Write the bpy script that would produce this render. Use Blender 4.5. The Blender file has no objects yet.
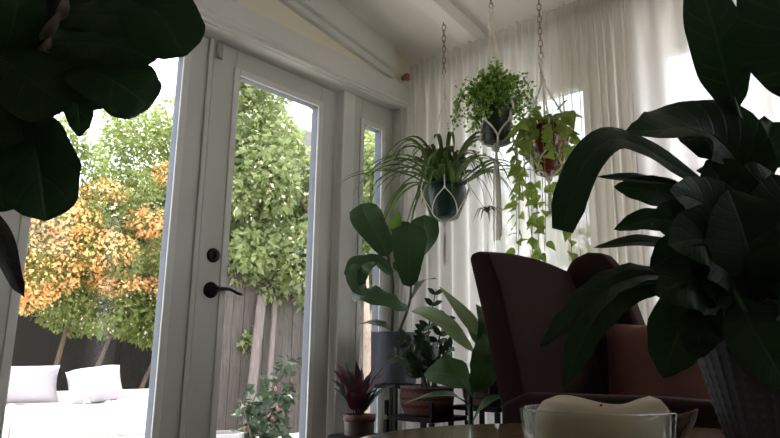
import bpy, bmesh, math, random
import numpy as np
from mathutils import Vector, Matrix, Quaternion, noise

S = bpy.context.scene
COL = S.collection
PI = math.pi
EYE = Vector((0, 0, .72))

# ------------------------------------------------------------------ materials
MATS = {}
def new_mat(name):
    m = bpy.data.materials.new(name); m.use_nodes = True
    nt = m.node_tree; nt.nodes.clear()
    out = nt.nodes.new('ShaderNodeOutputMaterial')
    return m, nt, out

def principled(name, c, rough=.6, var=.12, scale=8, metal=0, spec=.5, sheen=0, bump=0, bscale=60, stretch=None, c2=None, coat=0, sss=0):
    if name in MATS: return MATS[name]
    m, nt, out = new_mat(name); N = nt.nodes.new; L = nt.links.new
    b = N('ShaderNodeBsdfPrincipled')
    b.inputs['Roughness'].default_value = rough; b.inputs['Metallic'].default_value = metal
    b.inputs['Specular IOR Level'].default_value = spec
    b.inputs['Sheen Weight'].default_value = sheen
    b.inputs['Coat Weight'].default_value = coat
    if sss:
        b.inputs['Subsurface Weight'].default_value = sss
        b.inputs['Subsurface Radius'].default_value = (.03, .02, .01)
        b.inputs['Subsurface Scale'].default_value = 1
    tc = N('ShaderNodeTexCoord'); mp = N('ShaderNodeMapping')
    L(tc.outputs['Object'], mp.inputs['Vector'])
    if stretch: mp.inputs['Scale'].default_value = stretch
    nz = N('ShaderNodeTexNoise'); nz.inputs['Scale'].default_value = scale; nz.inputs['Detail'].default_value = 4
    L(mp.outputs[0], nz.inputs['Vector'])
    rp = N('ShaderNodeValToRGB')
    lo = c2 or tuple(x * (1 - var) for x in c); hi = c if c2 else tuple(min(1, x * (1 + var)) for x in c)
    rp.color_ramp.elements[0].position = .3; rp.color_ramp.elements[1].position = .7
    rp.color_ramp.elements[0].color = (*lo, 1); rp.color_ramp.elements[1].color = (*hi, 1)
    L(nz.outputs['Fac'], rp.inputs['Fac']); L(rp.outputs['Color'], b.inputs['Base Color'])
    if bump:
        n2 = N('ShaderNodeTexNoise'); n2.inputs['Scale'].default_value = bscale; L(mp.outputs[0], n2.inputs['Vector'])
        bp = N('ShaderNodeBump'); bp.inputs['Strength'].default_value = bump; bp.inputs['Distance'].default_value = .01
        L(n2.outputs['Fac'], bp.inputs['Height']); L(bp.outputs['Normal'], b.inputs['Normal'])
    L(b.outputs[0], out.inputs['Surface'])
    MATS[name] = m; return m

def leaf_mat(name, c, vein, back=None, trans=.35, rough=.4, veins=9, slant=1.6, var=.25, spec=.4, stripe=.5):
    """Leaf with a lighter midrib and slanting side veins (UV: u across, v along)."""
    if name in MATS: return MATS[name]
    m, nt, out = new_mat(name); N = nt.nodes.new; L = nt.links.new
    def M(op, a, bb=None, cc=None):
        n = N('ShaderNodeMath'); n.operation = op
        for i, v in enumerate((a, bb, cc)):
            if v is None: continue
            if isinstance(v, (int, float)): n.inputs[i].default_value = v
            else: L(v, n.inputs[i])
        return n.outputs[0]
    uv = N('ShaderNodeUVMap'); sp = N('ShaderNodeSeparateXYZ'); L(uv.outputs[0], sp.inputs[0])
    du = M('ABSOLUTE', M('SUBTRACT', sp.outputs[0], .5))
    mid = M('SUBTRACT', 1, M('MINIMUM', M('MULTIPLY', du, 28), 1))
    ph = M('FRACT', M('SUBTRACT', M('MULTIPLY', sp.outputs[1], veins), M('MULTIPLY', du, slant)))
    lat = M('SUBTRACT', 1, M('MINIMUM', M('MULTIPLY', M('ABSOLUTE', M('SUBTRACT', ph, .5)), 9), 1))
    fac = M('MINIMUM', M('ADD', mid, M('MULTIPLY', lat, stripe)), 1)
    tc = N('ShaderNodeTexCoord'); nz = N('ShaderNodeTexNoise'); nz.inputs['Scale'].default_value = 14
    L(tc.outputs['Object'], nz.inputs['Vector'])
    info = N('ShaderNodeObjectInfo'); geo = N('ShaderNodeNewGeometry')
    rnd = M('ADD', M('MULTIPLY', geo.outputs['Random Per Island'], .6), M('MULTIPLY', nz.outputs['Fac'], .5))
    rp = N('ShaderNodeValToRGB')
    rp.color_ramp.elements[0].color = (*[x * (1 - var) for x in c], 1); rp.color_ramp.elements[1].color = (*[min(1, x * (1 + var)) for x in c], 1)
    L(rnd, rp.inputs['Fac'])
    mx = N('ShaderNodeMix'); mx.data_type = 'RGBA'; L(fac, mx.inputs['Factor']); L(rp.outputs['Color'], mx.inputs['A']); mx.inputs['B'].default_value = (*vein, 1)
    b = N('ShaderNodeBsdfPrincipled'); b.inputs['Roughness'].default_value = rough; b.inputs['Specular IOR Level'].default_value = spec
    L(mx.outputs['Result'], b.inputs['Base Color'])
    bp = N('ShaderNodeBump'); bp.inputs['Strength'].default_value = .35; bp.inputs['Distance'].default_value = .004; bp.invert = True
    L(fac, bp.inputs['Height']); L(bp.outputs['Normal'], b.inputs['Normal'])
    t = N('ShaderNodeBsdfTranslucent')
    hs = N('ShaderNodeHueSaturation'); hs.inputs['Hue'].default_value = .485; hs.inputs['Value'].default_value = 1.5; L(mx.outputs['Result'], hs.inputs['Color']); L(hs.outputs[0], t.inputs['Color'])
    ms = N('ShaderNodeMixShader'); ms.inputs[0].default_value = trans
    L(b.outputs[0], ms.inputs[1]); L(t.outputs[0], ms.inputs[2]); L(ms.outputs[0], out.inputs['Surface'])
    MATS[name] = m; return m

def glass_mat(name, tint=(1, 1, 1), refl=.03):
    if name in MATS: return MATS[name]
    m, nt, out = new_mat(name); N = nt.nodes.new; L = nt.links.new
    tr = N('ShaderNodeBsdfTransparent'); tr.inputs[0].default_value = (*tint, 1)
    gl = N('ShaderNodeBsdfGlossy'); gl.inputs['Roughness'].default_value = .02
    lw = N('ShaderNodeLayerWeight'); lw.inputs[0].default_value = .5; pw = N('ShaderNodeMath'); pw.operation = 'POWER'; L(lw.outputs['Facing'], pw.inputs[0]); pw.inputs[1].default_value = 4.; fr = N('ShaderNodeMath'); fr.operation = 'MULTIPLY_ADD'; L(pw.outputs[0], fr.inputs[0]); fr.inputs[1].default_value = .6; fr.inputs[2].default_value = refl * .4
    nz = N('ShaderNodeTexNoise'); nz.inputs['Scale'].default_value = 3
    mx = N('ShaderNodeMixShader'); L(fr.outputs[0], mx.inputs[0]); L(tr.outputs[0], mx.inputs[1]); L(gl.outputs[0], mx.inputs[2])
    L(mx.outputs[0], out.inputs['Surface']); MATS[name] = m; return m

def sheer_mat(name, c, through):
    """Sheer woven voile: partly open weave, partly light-scattering thread."""
    if name in MATS: return MATS[name]
    m, nt, out = new_mat(name); N = nt.nodes.new; L = nt.links.new
    tr = N('ShaderNodeBsdfTransparent')
    tl = N('ShaderNodeBsdfTranslucent'); df = N('ShaderNodeBsdfDiffuse')
    tc = N('ShaderNodeTexCoord'); mp = N('ShaderNodeMapping'); mp.inputs['Scale'].default_value = (1, 1, .05)
    nz = N('ShaderNodeTexNoise'); nz.inputs['Scale'].default_value = 40; nz.inputs['Detail'].default_value = 6
    L(tc.outputs['Object'], mp.inputs[0]); L(mp.outputs[0], nz.inputs['Vector'])
    rp = N('ShaderNodeValToRGB'); rp.color_ramp.elements[0].color = (*[x * .9 for x in c], 1); rp.color_ramp.elements[1].color = (*c, 1)
    L(nz.outputs['Fac'], rp.inputs['Fac']); L(rp.outputs[0], tl.inputs[0]); L(rp.outputs[0], df.inputs[0])
    m1 = N('ShaderNodeMixShader'); m1.inputs[0].default_value = .30; L(tl.outputs[0], m1.inputs[1]); L(df.outputs[0], m1.inputs[2])
    # the weave closes up where the cloth is seen edge-on
    lw = N('ShaderNodeLayerWeight'); lw.inputs['Blend'].default_value = .35
    op = N('ShaderNodeMapRange'); op.inputs['To Min'].default_value = through; op.inputs['To Max'].default_value = 0
    L(lw.outputs['Facing'], op.inputs['Value'])
    m2 = N('ShaderNodeMixShader'); L(op.outputs[0], m2.inputs[0]); L(m1.outputs[0], m2.inputs[1]); L(tr.outputs[0], m2.inputs[2])
    L(m2.outputs[0], out.inputs['Surface']); MATS[name] = m; return m

def wood_mat(name, c, c2, stretch, rough=.35, scale=6, spec=.5, coat=0):
    return principled(name, c, rough, c2=c2, stretch=stretch, scale=scale, spec=spec, coat=coat, bump=.1, bscale=12)

WHITE = principled('white paint', (.70, .695, .665), .45, var=.03, scale=3)
DOORW = principled('door paint', (.57, .57, .53), .42, var=.03, scale=3)
CEILW = principled('ceiling paint', (.87, .85, .81), .8, var=.03, scale=2)
CREAM = principled('cream wall paint', (.80, .745, .61), .8, var=.03, scale=2)
BLACK = principled('black metal', (.004, .004, .0045), .6, var=.2, spec=.15)
BRONZE = principled('oil rubbed bronze', (.02, .017, .015), .4, var=.2, metal=.6)
COPPER = principled('aged copper', (.36, .19, .10), .3, var=.3, metal=1, scale=30)
ROSEMETAL = principled('rose brass chain', (.34, .25, .19), .42, var=.2, metal=.85, scale=30)
FLOOR = wood_mat('wooden floor', (.13, .085, .05), (.08, .05, .03), (1, 8, 1), .4)
GASKET = principled('blue grey glazing channel', (.11, .125, .16), .6, var=.05)
GLASS = glass_mat('clear window glass')
VOILE = sheer_mat('cream voile', (.95, .925, .885), .32)
VOILE2 = sheer_mat('gathered cream voile', (.92, .875, .81), .34)
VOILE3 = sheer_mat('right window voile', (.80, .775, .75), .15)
COTTON = principled('cotton cord', (.80, .76, .68), .9, var=.08, scale=60, bump=.4, bscale=150)
SOIL = principled('potting soil', (.03, .02, .014), .95, var=.4, scale=60, bump=.8)
VELVET = principled('brown velvet', (.019, .0075, .006), .9, var=.18, scale=5, sheen=.03, spec=.1)
ROSE = principled('dusty rose velvet', (.115, .047, .04), .9, var=.15, scale=6, sheen=.05, spec=.1)

# ------------------------------------------------------------------ scene graph
def tag(o, label=None, cat=None, group=None, kind=None):
    if label: o['label'] = label
    if cat: o['category'] = cat
    if group: o['group'] = group
    if kind: o['kind'] = kind
    return o

def thing(name, label, cat, loc=(0, 0, 0), group=None):
    o = bpy.data.objects.new(name, None); o.empty_display_size = .05; COL.objects.link(o)
    o.location = loc
    return tag(o, label, cat, group)

class MB:
    """Collects shapes in world space and links them as ONE mesh object."""
    def __init__(s): s.v = []; s.f = []; s.uv = []
    def add(s, vs, fs, uvs=None):
        k = len(s.v); s.v += [tuple(x) for x in vs]
        s.f += [tuple(i + k for i in f) for f in fs]
        s.uv += list(uvs) if uvs else [(0, 0)] * len(vs)
        return s
    def box(s, a, b, M=None):
        (x0, y0, z0), (x1, y1, z1) = a, b
        x0, x1 = min(x0, x1), max(x0, x1); y0, y1 = min(y0, y1), max(y0, y1); z0, z1 = min(z0, z1), max(z0, z1)
        vs = [Vector((x, y, z)) for z in (z0, z1) for x, y in ((x0, y0), (x1, y0), (x1, y1), (x0, y1))]
        if M: vs = [M @ v for v in vs]
        return s.add(vs, [(3, 2, 1, 0), (4, 5, 6, 7), (0, 1, 5, 4), (1, 2, 6, 5), (2, 3, 7, 6), (3, 0, 4, 7)])
    def tube(s, pts, r, n=8, cap=True):
        pts = [Vector(p) for p in pts]; rs = r if isinstance(r, (list, tuple)) else [r] * len(pts)
        t0 = (pts[1] - pts[0]).normalized()
        ref = Vector((0, 0, 1)) if abs(t0.z) < .9 else Vector((1, 0, 0))
        side = t0.cross(ref).normalized(); vs = []; uvs = []
        for i, p in enumerate(pts):
            t = (pts[min(i + 1, len(pts) - 1)] - pts[max(i - 1, 0)])
            t = t.normalized() if t.length > 1e-9 else t0
            side = (side - t * side.dot(t))
            side = side.normalized() if side.length > 1e-6 else t.orthogonal().normalized()
            b = t.cross(side)
            for k in range(n):
                a = 2 * PI * k / n; vs.append(p + (side * math.cos(a) + b * math.sin(a)) * rs[i]); uvs.append((.5, .5))
        fs = [(i * n + k, i * n + (k + 1) % n, (i + 1) * n + (k + 1) % n, (i + 1) * n + k) for i in range(len(pts) - 1) for k in range(n)]
        if cap: fs += [tuple(range(n))[::-1], tuple((len(pts) - 1) * n + k for k in range(n))]
        return s.add(vs, fs, uvs)
    def lathe(s, prof, c=(0, 0, 0), n=40, M=None, wob=None):
        vs = []
        for j, (r, z) in enumerate(prof):
            for k in range(n):
                a = 2 * PI * k / n; q = wob(a, j, r, z) if wob else (r, z)
                vs.append(Vector((q[0] * math.cos(a), q[0] * math.sin(a), q[1])))
        c = Vector(c); vs = [(M @ v if M else v) + c for v in vs]
        m = len(prof)
        fs = [(i * n + k, i * n + (k + 1) % n, (i + 1) * n + (k + 1) % n, (i + 1) * n + k) for i in range(m - 1) for k in range(n)]
        if prof[0][0] > 1e-6: fs.append(tuple(range(n))[::-1])
        if prof[-1][0] > 1e-6: fs.append(tuple((m - 1) * n + k for k in range(n)))
        return s.add(vs, fs)
    def prism(s, poly, axis, a, b):
        """poly of 2D points swept along an axis (0,1,2) from a to b."""
        n = len(poly); vs = []
        for t in (a, b):
            for (u, w) in poly:
                vs.append({0: (t, u, w), 1: (u, t, w), 2: (u, w, t)}[axis])
        fs = [(k, (k + 1) % n, n + (k + 1) % n, n + k) for k in range(n)] + [tuple(range(n))[::-1], tuple(range(n, 2 * n))]
        return s.add(vs, fs)
    def ball(s, c, r, n=12, sq=(1, 1, 1)):
        prof = [(max(r * math.sin(PI * i / 8), 1e-4), -r * math.cos(PI * i / 8)) for i in range(9)]
        return s.lathe(prof, c, n, Matrix.Diagonal((*sq, 1)).to_3x3())
    def leaf(s, pts, w, shape='oval', up=None, fold=.25, ripple=0, nu=4, nv=14, rph=0., waves=3, curl=0):
        pts = spline([Vector(p) for p in pts], nv); up = Vector(up) if up is not None else (EYE - pts[len(pts) // 2]).normalized()
        prof = SHAPES[shape]; vs = []; uvs = []; side = None
        for i, p in enumerate(pts):
            t = i / nv
            d = (pts[min(i + 1, nv)] - pts[max(i - 1, 0)]).normalized()
            sd = d.cross(up); sd = sd.normalized() if sd.length > .15 else (side or d.orthogonal().normalized())
            if side is not None and sd.dot(side) < 0: sd = -sd
            if side is not None: sd = (sd * .6 + side * .4).normalized()
            side = sd; nr = sd.cross(d).normalized()
            if nr.dot(up) < 0: nr = -nr
            ww = w * .5 * max(prof(t), .004)
            for k in range(-nu, nu + 1):
                u = k / nu
                rip = ripple * math.sin(2 * PI * waves * t + rph + (1.3 if u > 0 else 0)) * u * u
                c = curl * u * u
                vs.append(p + sd * u * ww * (1 - .25 * abs(curl) * u * u) + nr * ww * (fold * abs(u) + rip - c)); uvs.append((u * .5 + .5, t))
        m = 2 * nu + 1
        fs = [(i * m + k, i * m + k + 1, (i + 1) * m + k + 1, (i + 1) * m + k) for i in range(nv) for k in range(m - 1)]
        return s.add(vs, fs, uvs)
    def build(s, name, mat, parent=None, smooth=False, bevel=0, sub=0, solid=0, seg=2):
        me = bpy.data.meshes.new(name)
        me.from_pydata(s.v, [], s.f)
        ul = me.uv_layers.new(name='UVMap')
        li = np.empty(len(me.loops), dtype=np.int32); me.loops.foreach_get('vertex_index', li)
        ul.data.foreach_set('uv', np.array(s.uv, dtype=np.float32)[li].ravel())
        bm = bmesh.new(); bm.from_mesh(me)
        # recenter on the bounding box's base so that each object has its own origin
        c = Vector(((min(v[0] for v in s.v) + max(v[0] for v in s.v)) / 2, (min(v[1] for v in s.v) + max(v[1] for v in s.v)) / 2, min(v[2] for v in s.v)))
        bmesh.ops.translate(bm, verts=bm.verts, vec=-c)
        bm.to_mesh(me); bm.free()
        if smooth: me.polygons.foreach_set('use_smooth', [True] * len(me.polygons))
        o = bpy.data.objects.new(name, me); COL.objects.link(o); me.materials.append(mat)
        if parent is not None:
            o.parent = parent; pw = wloc(parent); o.location = c - pw
        else: o.location = c
        if solid: md = o.modifiers.new('Solidify', 'SOLIDIFY'); md.thickness = solid; md.offset = 0
        if bevel: md = o.modifiers.new('Bevel', 'BEVEL'); md.width = bevel; md.segments = seg; md.limit_method = 'ANGLE'
        if sub: md = o.modifiers.new('Subdivision', 'SUBSURF'); md.levels = sub; md.render_levels = sub
        return o

def wloc(o):
    v = Vector(o.location)
    while o.parent is not None: o = o.parent; v += o.location
    return v

def spline(p, n):
    if len(p) == 2: return [p[0].lerp(p[1], i / n) for i in range(n + 1)]
    q = [p[0] * 2 - p[1]] + p + [p[-1] * 2 - p[-2]]; out = []
    for i in range(n + 1):
        x = i / n * (len(p) - 1); k = min(int(x), len(p) - 2); t = x - k
        a, b, c, d = q[k:k + 4]
        out.append(.5 * ((2 * b) + (c - a) * t + (2 * a - 5 * b + 4 * c - d) * t * t + (3 * b - a - 3 * c + d) * t ** 3))
    return out

def interp(tab):
    def f(t):
        for (a, b), (c, d) in zip(tab, tab[1:]):
            if t <= c:
                k = (t - a) / (c - a); k = k * k * (3 - 2 * k) * .5 + k * .5
                return b + (d - b) * k
        return tab[-1][1]
    return f
SHAPES = {
    'oval': lambda t: math.sin(PI * min(1, t) ** .85) ** .75 if 0 < t < 1 else 0,
    'lance': lambda t: (math.sin(PI * t ** .7)) ** .9 if 0 < t < 1 else 0,
    'fiddle': interp([(0, .02), (.06, .44), (.28, .66), (.5, .86), (.72, 1), (.9, .86), (.97, .5), (1, .05)]),
    'heart': interp([(0, .45), (.08, .85), (.25, 1), (.5, .8), (.8, .32), (1, .01)]),
    'blade': interp([(0, .55), (.2, .9), (.45, 1), (.8, .6), (1, .02)]),
    'wide': interp([(0, .05), (.12, .55), (.35, .95), (.6, 1), (.82, .7), (.95, .28), (1, .02)]),
    'blunt': interp([(0, .3), (.2, .8), (.5, 1), (.9, .9), (1, .55)]),
}

def rot_frame(d, up=Vector((0, 0, 1))):
    d = d.normalized(); s = d.cross(up); s = s.normalized() if s.length > 1e-3 else d.orthogonal().normalized()
    return d, s, s.cross(d)

def cloud_leaves(centres, n, size, seed, flat=.5, droop=.3, out_bias=.6):
    """Many small folded leaves around (centre, radii) blobs: returns an MB."""
    rg = np.random.default_rng(seed); mb = MB()
    vol = np.array([r[0] * r[1] + r[1] * r[2] + r[0] * r[2] for _, r in centres]); pr = vol / vol.sum()
    idx = rg.choice(len(centres), n, p=pr)
    C = np.array([c for c, _ in centres])[idx]; R = np.array([r for _, r in centres])[idx]
    nrm = lambda a: a / (np.linalg.norm(a, axis=1, keepdims=True) + 1e-9)
    d = nrm(rg.normal(size=(n, 3))); p = C + d * R * (1 - .55 * rg.random((n, 1)) ** 1.8)
    ax = d * out_bias + rg.normal(size=(n, 3)) * .6; ax[:, 2] -= droop; ax = nrm(ax)
    sd = nrm(np.cross(ax, rg.normal(size=(n, 3)))); nm = np.cross(sd, ax)
    l = size * (.6 + .8 * rg.random((n, 1))); w = l * .32
    V = np.stack([p, p + ax * l * .45 + sd * w + nm * w * .3, p + ax * l, p + ax * l * .45 - sd * w + nm * w * .3], 1).reshape(-1, 3)
    k = np.arange(n)[:, None] * 4
    F = np.concatenate([k + [[0, 1, 2]], k + [[0, 2, 3]]], 1).reshape(-1, 3)
    mb.v = V.tolist(); mb.f = [tuple(f) for f in F.tolist()]; mb.uv = [(.5, 0), (1, .5), (.5, 1), (0, .5)] * n
    return mb

# =================================================================== SETTING
def struct(name, mb, mat, parent=None, bevel=0, **k):
    o = mb.build(name, mat, parent, bevel=bevel, **k)
    if parent is None: o['kind'] = 'structure'
    return o
XW, YW, XR, YB = -2.20, 2.66, 1.75, -1.65          # door wall, curtain wall, right wall, rear wall
ZC = lambda y: 2.365 + .16 * (YW - y)              # sloping ceiling
struct('floor', MB().box((-2.42, YB - .1, -.08), (XR + .1, YW + .12, 0)), FLOOR)
# ceiling: a sloping slab
mb = MB(); y0, y1 = YB - .1, YW + .14
mb.prism([(y0, ZC(y0)), (y1, ZC(y1)), (y1, ZC(y1) + .12), (y0, ZC(y0) + .12)], 0, -2.75, XR + .3)
struct('ceiling', mb, CEILW)
# ceiling beams running up the slope
for i, x in enumerate((-1.752, -.50, .75)):
    mb = MB(); mb.prism([(YB, ZC(YB) - .075), (YW, ZC(YW) - .075), (YW, ZC(YW) + .01), (YB, ZC(YB) + .01)], 0, x - .045, x + .045)
    struct('trim_%d' % (i + 10), mb, CEILW, bevel=.004)
# door wall
O0, O1, OZ = .56, 2.525, 2.072                      # opening along Y and its head
mb = MB(); mb.box((XW - .16, YB - .1, 0), (XW, O0, 2.2)); mb.box((XW - .16, O1, 0), (XW, YW + .12, 2.2))
mb.box((XW - .16, O0, OZ + .002), (XW, O1, 2.2))
struct('wall_left', mb, WHITE)
mb = MB(); mb.prism([(YB - .1, 2.2), (YW + .12, 2.2), (YW + .12, ZC(YW + .12)), (YB - .1, ZC(YB - .1))], 0, XW - .16, XW - .012)
struct('wall_left_upper', mb, CREAM)
# frieze board, its lower moulding, and the side casing
mb = MB(); mb.box((XW - .012, O0 - .1, OZ + .035), (XW + .012, 2.63, 2.207)); mb.box((XW - .012, O0 - .1, 2.207), (XW + .012, 1.432, ZC(1.432) - .05))
struct('trim_1', mb, WHITE, bevel=.003)
mb = MB(); mb.prism([(XW, OZ), (XW + .018, OZ), (XW + .018, OZ + .010), (XW + .026, OZ + .014), (XW + .032, OZ + .028), (XW + .028, OZ + .040), (XW + .016, OZ + .046), (XW + .016, OZ + .052), (XW, OZ + .056)], 1, O0 - .1, 2.63)
struct('trim_2', mb, WHITE)
mb = MB(); mb.prism([(2.53, XW)[::-1], (XW + .018, 2.53), (XW + .018, 2.545), (XW + .026, 2.552), (XW + .03, 2.575), (XW + .02, 2.585), (XW + .02, 2.61), (XW, 2.625)], 2, 0, OZ + .01)
struct('trim_3', mb, WHITE)
# crown moulding along the slope: two fillets with a hollow between
def crown(name, o_lo, o_hi, x0, x1):
    mb = MB(); ya, yb = YB, 2.43
    vs = []
    prof = [(XW - .02, o_lo), (XW + .010, o_lo), (XW + .016, o_lo + .006), (XW + .010, o_lo + .013), (XW + .004, o_lo + .02), (XW + .012, o_lo + .036), (XW + .030, o_lo + .042), (XW + .036, o_lo + .050), (XW + .030, o_lo + .058), (XW + .022, o_lo + .062), (XW + .022, o_hi), (XW - .02, o_hi)]
    for y in (ya, yb):
        for x, dz in prof: vs.append((x, y, ZC(y) + dz))
    n = len(prof); mb.add(vs, [(k, (k + 1) % n, n + (k + 1) % n, n + k) for k in range(n)] + [tuple(range(n))[::-1], tuple(range(n, 2 * n))])
    return struct(name, mb, WHITE)
crown('trim_4', -.190, .005, .012, .075)
# curtain wall: two windows, and a third added out of view for light
W = [(-1.80, -1.19, .55, 2.02), (-.90, -.10, .55, 2.06), (.10, 1.60, .55, 2.06)]
mb = MB(); xs = [XW - .16] + [v for w in W for v in w[:2]] + [XR + .1]; ya, yb = YW, YW + .12
zt = ZC(YW) + .0
for a, b in zip(xs[::2], xs[1::2]): mb.box((a, ya, 0), (b, yb, zt))
for x0, x1, z0, z1 in W: mb.box((x0, ya, 0), (x1, yb, z0)); mb.box((x0, ya, z1), (x1, yb, zt))
struct('wall_back', mb, WHITE)
CL = (1.45, 2.58, 1.62, 2.33)                          # high clerestory in the right wall, unseen, added to light plants and ceiling
mb = MB(); mb.box((XR, YB - .1, 0), (XR + .1, YW + .12, CL[2])); mb.box((XR, YB - .1, CL[2]), (XR + .1, CL[0], CL[3])); mb.box((XR, CL[1], CL[2]), (XR + .1, YW + .12, CL[3]))
mb.prism([(YB - .1, CL[3]), (YW + .12, CL[3]), (YW + .12, ZC(YW + .12) + .02), (YB - .1, ZC(YB - .1) + .02)], 0, XR, XR + .1)
struct('wall_right', mb, WHITE)
struct('eave', MB().box((-3.25, YB - .1, 2.6), (XW - .16, 4.5, 2.72)), WHITE)  # unseen overhang, added to keep direct sun off the corner plants
struct('wall_rear', MB().box((XW - .16, YB - .1, 0), (XR + .1, YB, 3.15)), WHITE)
struct('baseboard_back', MB().box((XW, YW - .015, 0), (XR, YW, .1)), WHITE, bevel=.004)

def sash(name, x0, x1, z0, z1, mull):
    root = bpy.data.objects.new(name, None); COL.objects.link(root); root.location = (x0, YW + .06, z0); root['kind'] = 'structure'
    mb = MB(); y0, y1 = YW + .02, YW + .08; w = .04
    mb.box((x0, y0, z0), (x0 + w, y1, z1)); mb.box((x1 - w, y0, z0), (x1, y1, z1)); mb.box((x0 + w, y0, z0), (x1 - w, y1, z0 + w)); mb.box((x0 + w, y0, z1 - w), (x1 - w, y1, z1))
    for f in mull[0]: x = x0 + (x1 - x0) * f; mb.box((x - .018, y0 + .005, z0 + w), (x + .018, y1 - .005, z1 - w))
    for f in mull[1]: z = z0 + (z1 - z0) * f; mb.box((x0 + w, y0 + .01, z - .015), (x1 - w, y1 - .01, z + .015))
    mb.build('window_frame', WHITE, root)
    MB().box((x0 + w, YW + .048, z0 + w), (x1 - w, YW + .052, z1 - w)).build('pane', GLASS, root)
    mb = MB(); c = .055
    mb.box((x0 - c, YW - .018, z0 - c), (x0, YW, z1 + c)); mb.box((x1, YW - .018, z0 - c), (x1 + c, YW, z1 + c)); mb.box((x0, YW - .018, z1), (x1, YW, z1 + c)); mb.box((x0 - .02, YW - .03, z0 - c), (x1 + .02, YW, z0))
    mb.build('window_casing', WHITE, root)
root = bpy.data.objects.new('added_window_5', None); COL.objects.link(root); root.location = (XR + .05, CL[0], CL[2]); root['kind'] = 'structure'  # clerestory out of view, added as a high light source
mb = MB()
for y in (CL[0], (CL[0] + CL[1]) / 2 - .02, CL[1] - .04): mb.box((XR + .03, y, CL[2] + .03), (XR + .08, y + .04, CL[3] - .03))
for z in (CL[2], CL[3] - .03): mb.box((XR + .03, CL[0], z), (XR + .08, CL[1], z + .03))
mb.build('window_frame', WHITE, root)
MB().box((XR + .053, CL[0] + .02, CL[2] + .02), (XR + .057, CL[1] - .02, CL[3] - .02)).build('pane', GLASS, root)
sash('window_2', *W[0], ([.5], [.62]))
sash('window_3', *W[1], ([.5], [.62]))
sash('added_window_4', *W[2], ([.5], [.62]))  # unseen window, added to backlight the lily and light the door wall

# ---- the pair of glazed doors and the sidelight
XD = -2.30                                            # room face of the doors
def leaf_door(name, y0, y1, gy0, gy1, gz0=.28, gz1=1.945, ztop=2.062, z0=.012):
    root = bpy.data.objects.new(name, None); COL.objects.link(root); root.location = (XD, y0, 0); root['kind'] = 'structure'
    mb = MB(); xa, xb = XD - .044, XD
    mb.box((xa, y0, z0), (xb, gy0 - .018, ztop)); mb.box((xa, gy1 + .018, z0), (xb, y1, ztop))
    mb.box((xa, gy0 - .018, z0), (xb, gy1 + .018, gz0 - .018)); mb.box((xa, gy0 - .018, gz1 + .018), (xb, gy1 + .018, ztop))
    mb.build('door_frame', DOORW, root, bevel=.002)
    mb = MB(); e = .03                               # raised glazing bead
    for x0, x1 in ((xb - .004, xb + .008),):
        mb.box((x0, gy0 - e, gz0 - e), (x1, gy0, gz1 + e)); mb.box((x0, gy1, gz0 - e), (x1, gy1 + e, gz1 + e))
        mb.box((x0, gy0, gz0 - e), (x1, gy1, gz0)); mb.box((x0, gy0, gz1), (x1, gy1, gz1 + e))
    mb.build('glazing_bead', WHITE, root, bevel=.003); mb = MB()
    mb.box((xa, gy0 - .018, gz0 - .018), (xb, gy0, gz1 + .018)); mb.box((xa, gy1, gz0 - .018), (xb, gy1 + .018, gz1 + .018)); mb.box((xa, gy0, gz0 - .018), (xb, gy1, gz0)); mb.box((xa, gy0, gz1), (xb, gy1, gz1 + .018))
    mb.build('glazing_channel', GASKET, root)
    MB().box((XD - .024, gy0, gz0), (XD - .020, gy1, gz1)).build('pane', GLASS, root)
    return root
d1 = leaf_door('door_1', .625, 1.390, .765, 1.262)
d2 = leaf_door('door_2', 1.402, 2.125, 1.535, 2.002)
# astragal on the left leaf and small sensor bracket at the head
MB().box((XD, 1.372, .012), (XD + .012, 1.392, 2.06)).build('astragal', DOORW, d1, bevel=.003)
mb = MB(); mb.box((XD, 1.408, 1.985), (XD + .012, 1.440, 2.060)); mb.box((XD + .012, 1.408, 1.985), (XD + .024, 1.420, 2.005))
mb.build('latch_bracket', principled('grey bracket', (.36, .36, .34), .5), d2, bevel=.003)
# lever handle and deadbolt
cy, cz = 1.467, .990
RX = Matrix.Rotation(PI / 2, 3, 'Y')
h = MB().lathe([(.0005, 0), (.033, 0), (.033, .004), (.029, .010), (.014, .013), (.012, .045), (.0005, .046)], (XD, cy, cz), 32, RX).build('door_handle', BRONZE, d2, smooth=True)
h['label'] = 'dark bronze lever handle'
MB().tube(spline([Vector((XD + .040, cy, cz)), Vector((XD + .050, cy + .018, cz + .002)), Vector((XD + .052, cy + .055, cz + .004)), Vector((XD + .050, cy + .095, cz - .008)), Vector((XD + .047, cy + .118, cz - .013))], 16), [.011] * 3 + [.009] * 6 + [.0075] * 6 + [.006] * 2, 10).build('lever', BRONZE, h, smooth=True)
mb = MB().lathe([(.0005, 0), (.030, 0), (.030, .005), (.025, .014), (.017, .016), (.0005, .016)], (XD, cy, 1.132), 32, RX)
mb.box((XD + .014, cy - .004, 1.132 - .014), (XD + .030, cy + .004, 1.132 + .014))
mb.build('deadbolt', BRONZE, d2, smooth=False, bevel=.001)
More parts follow.
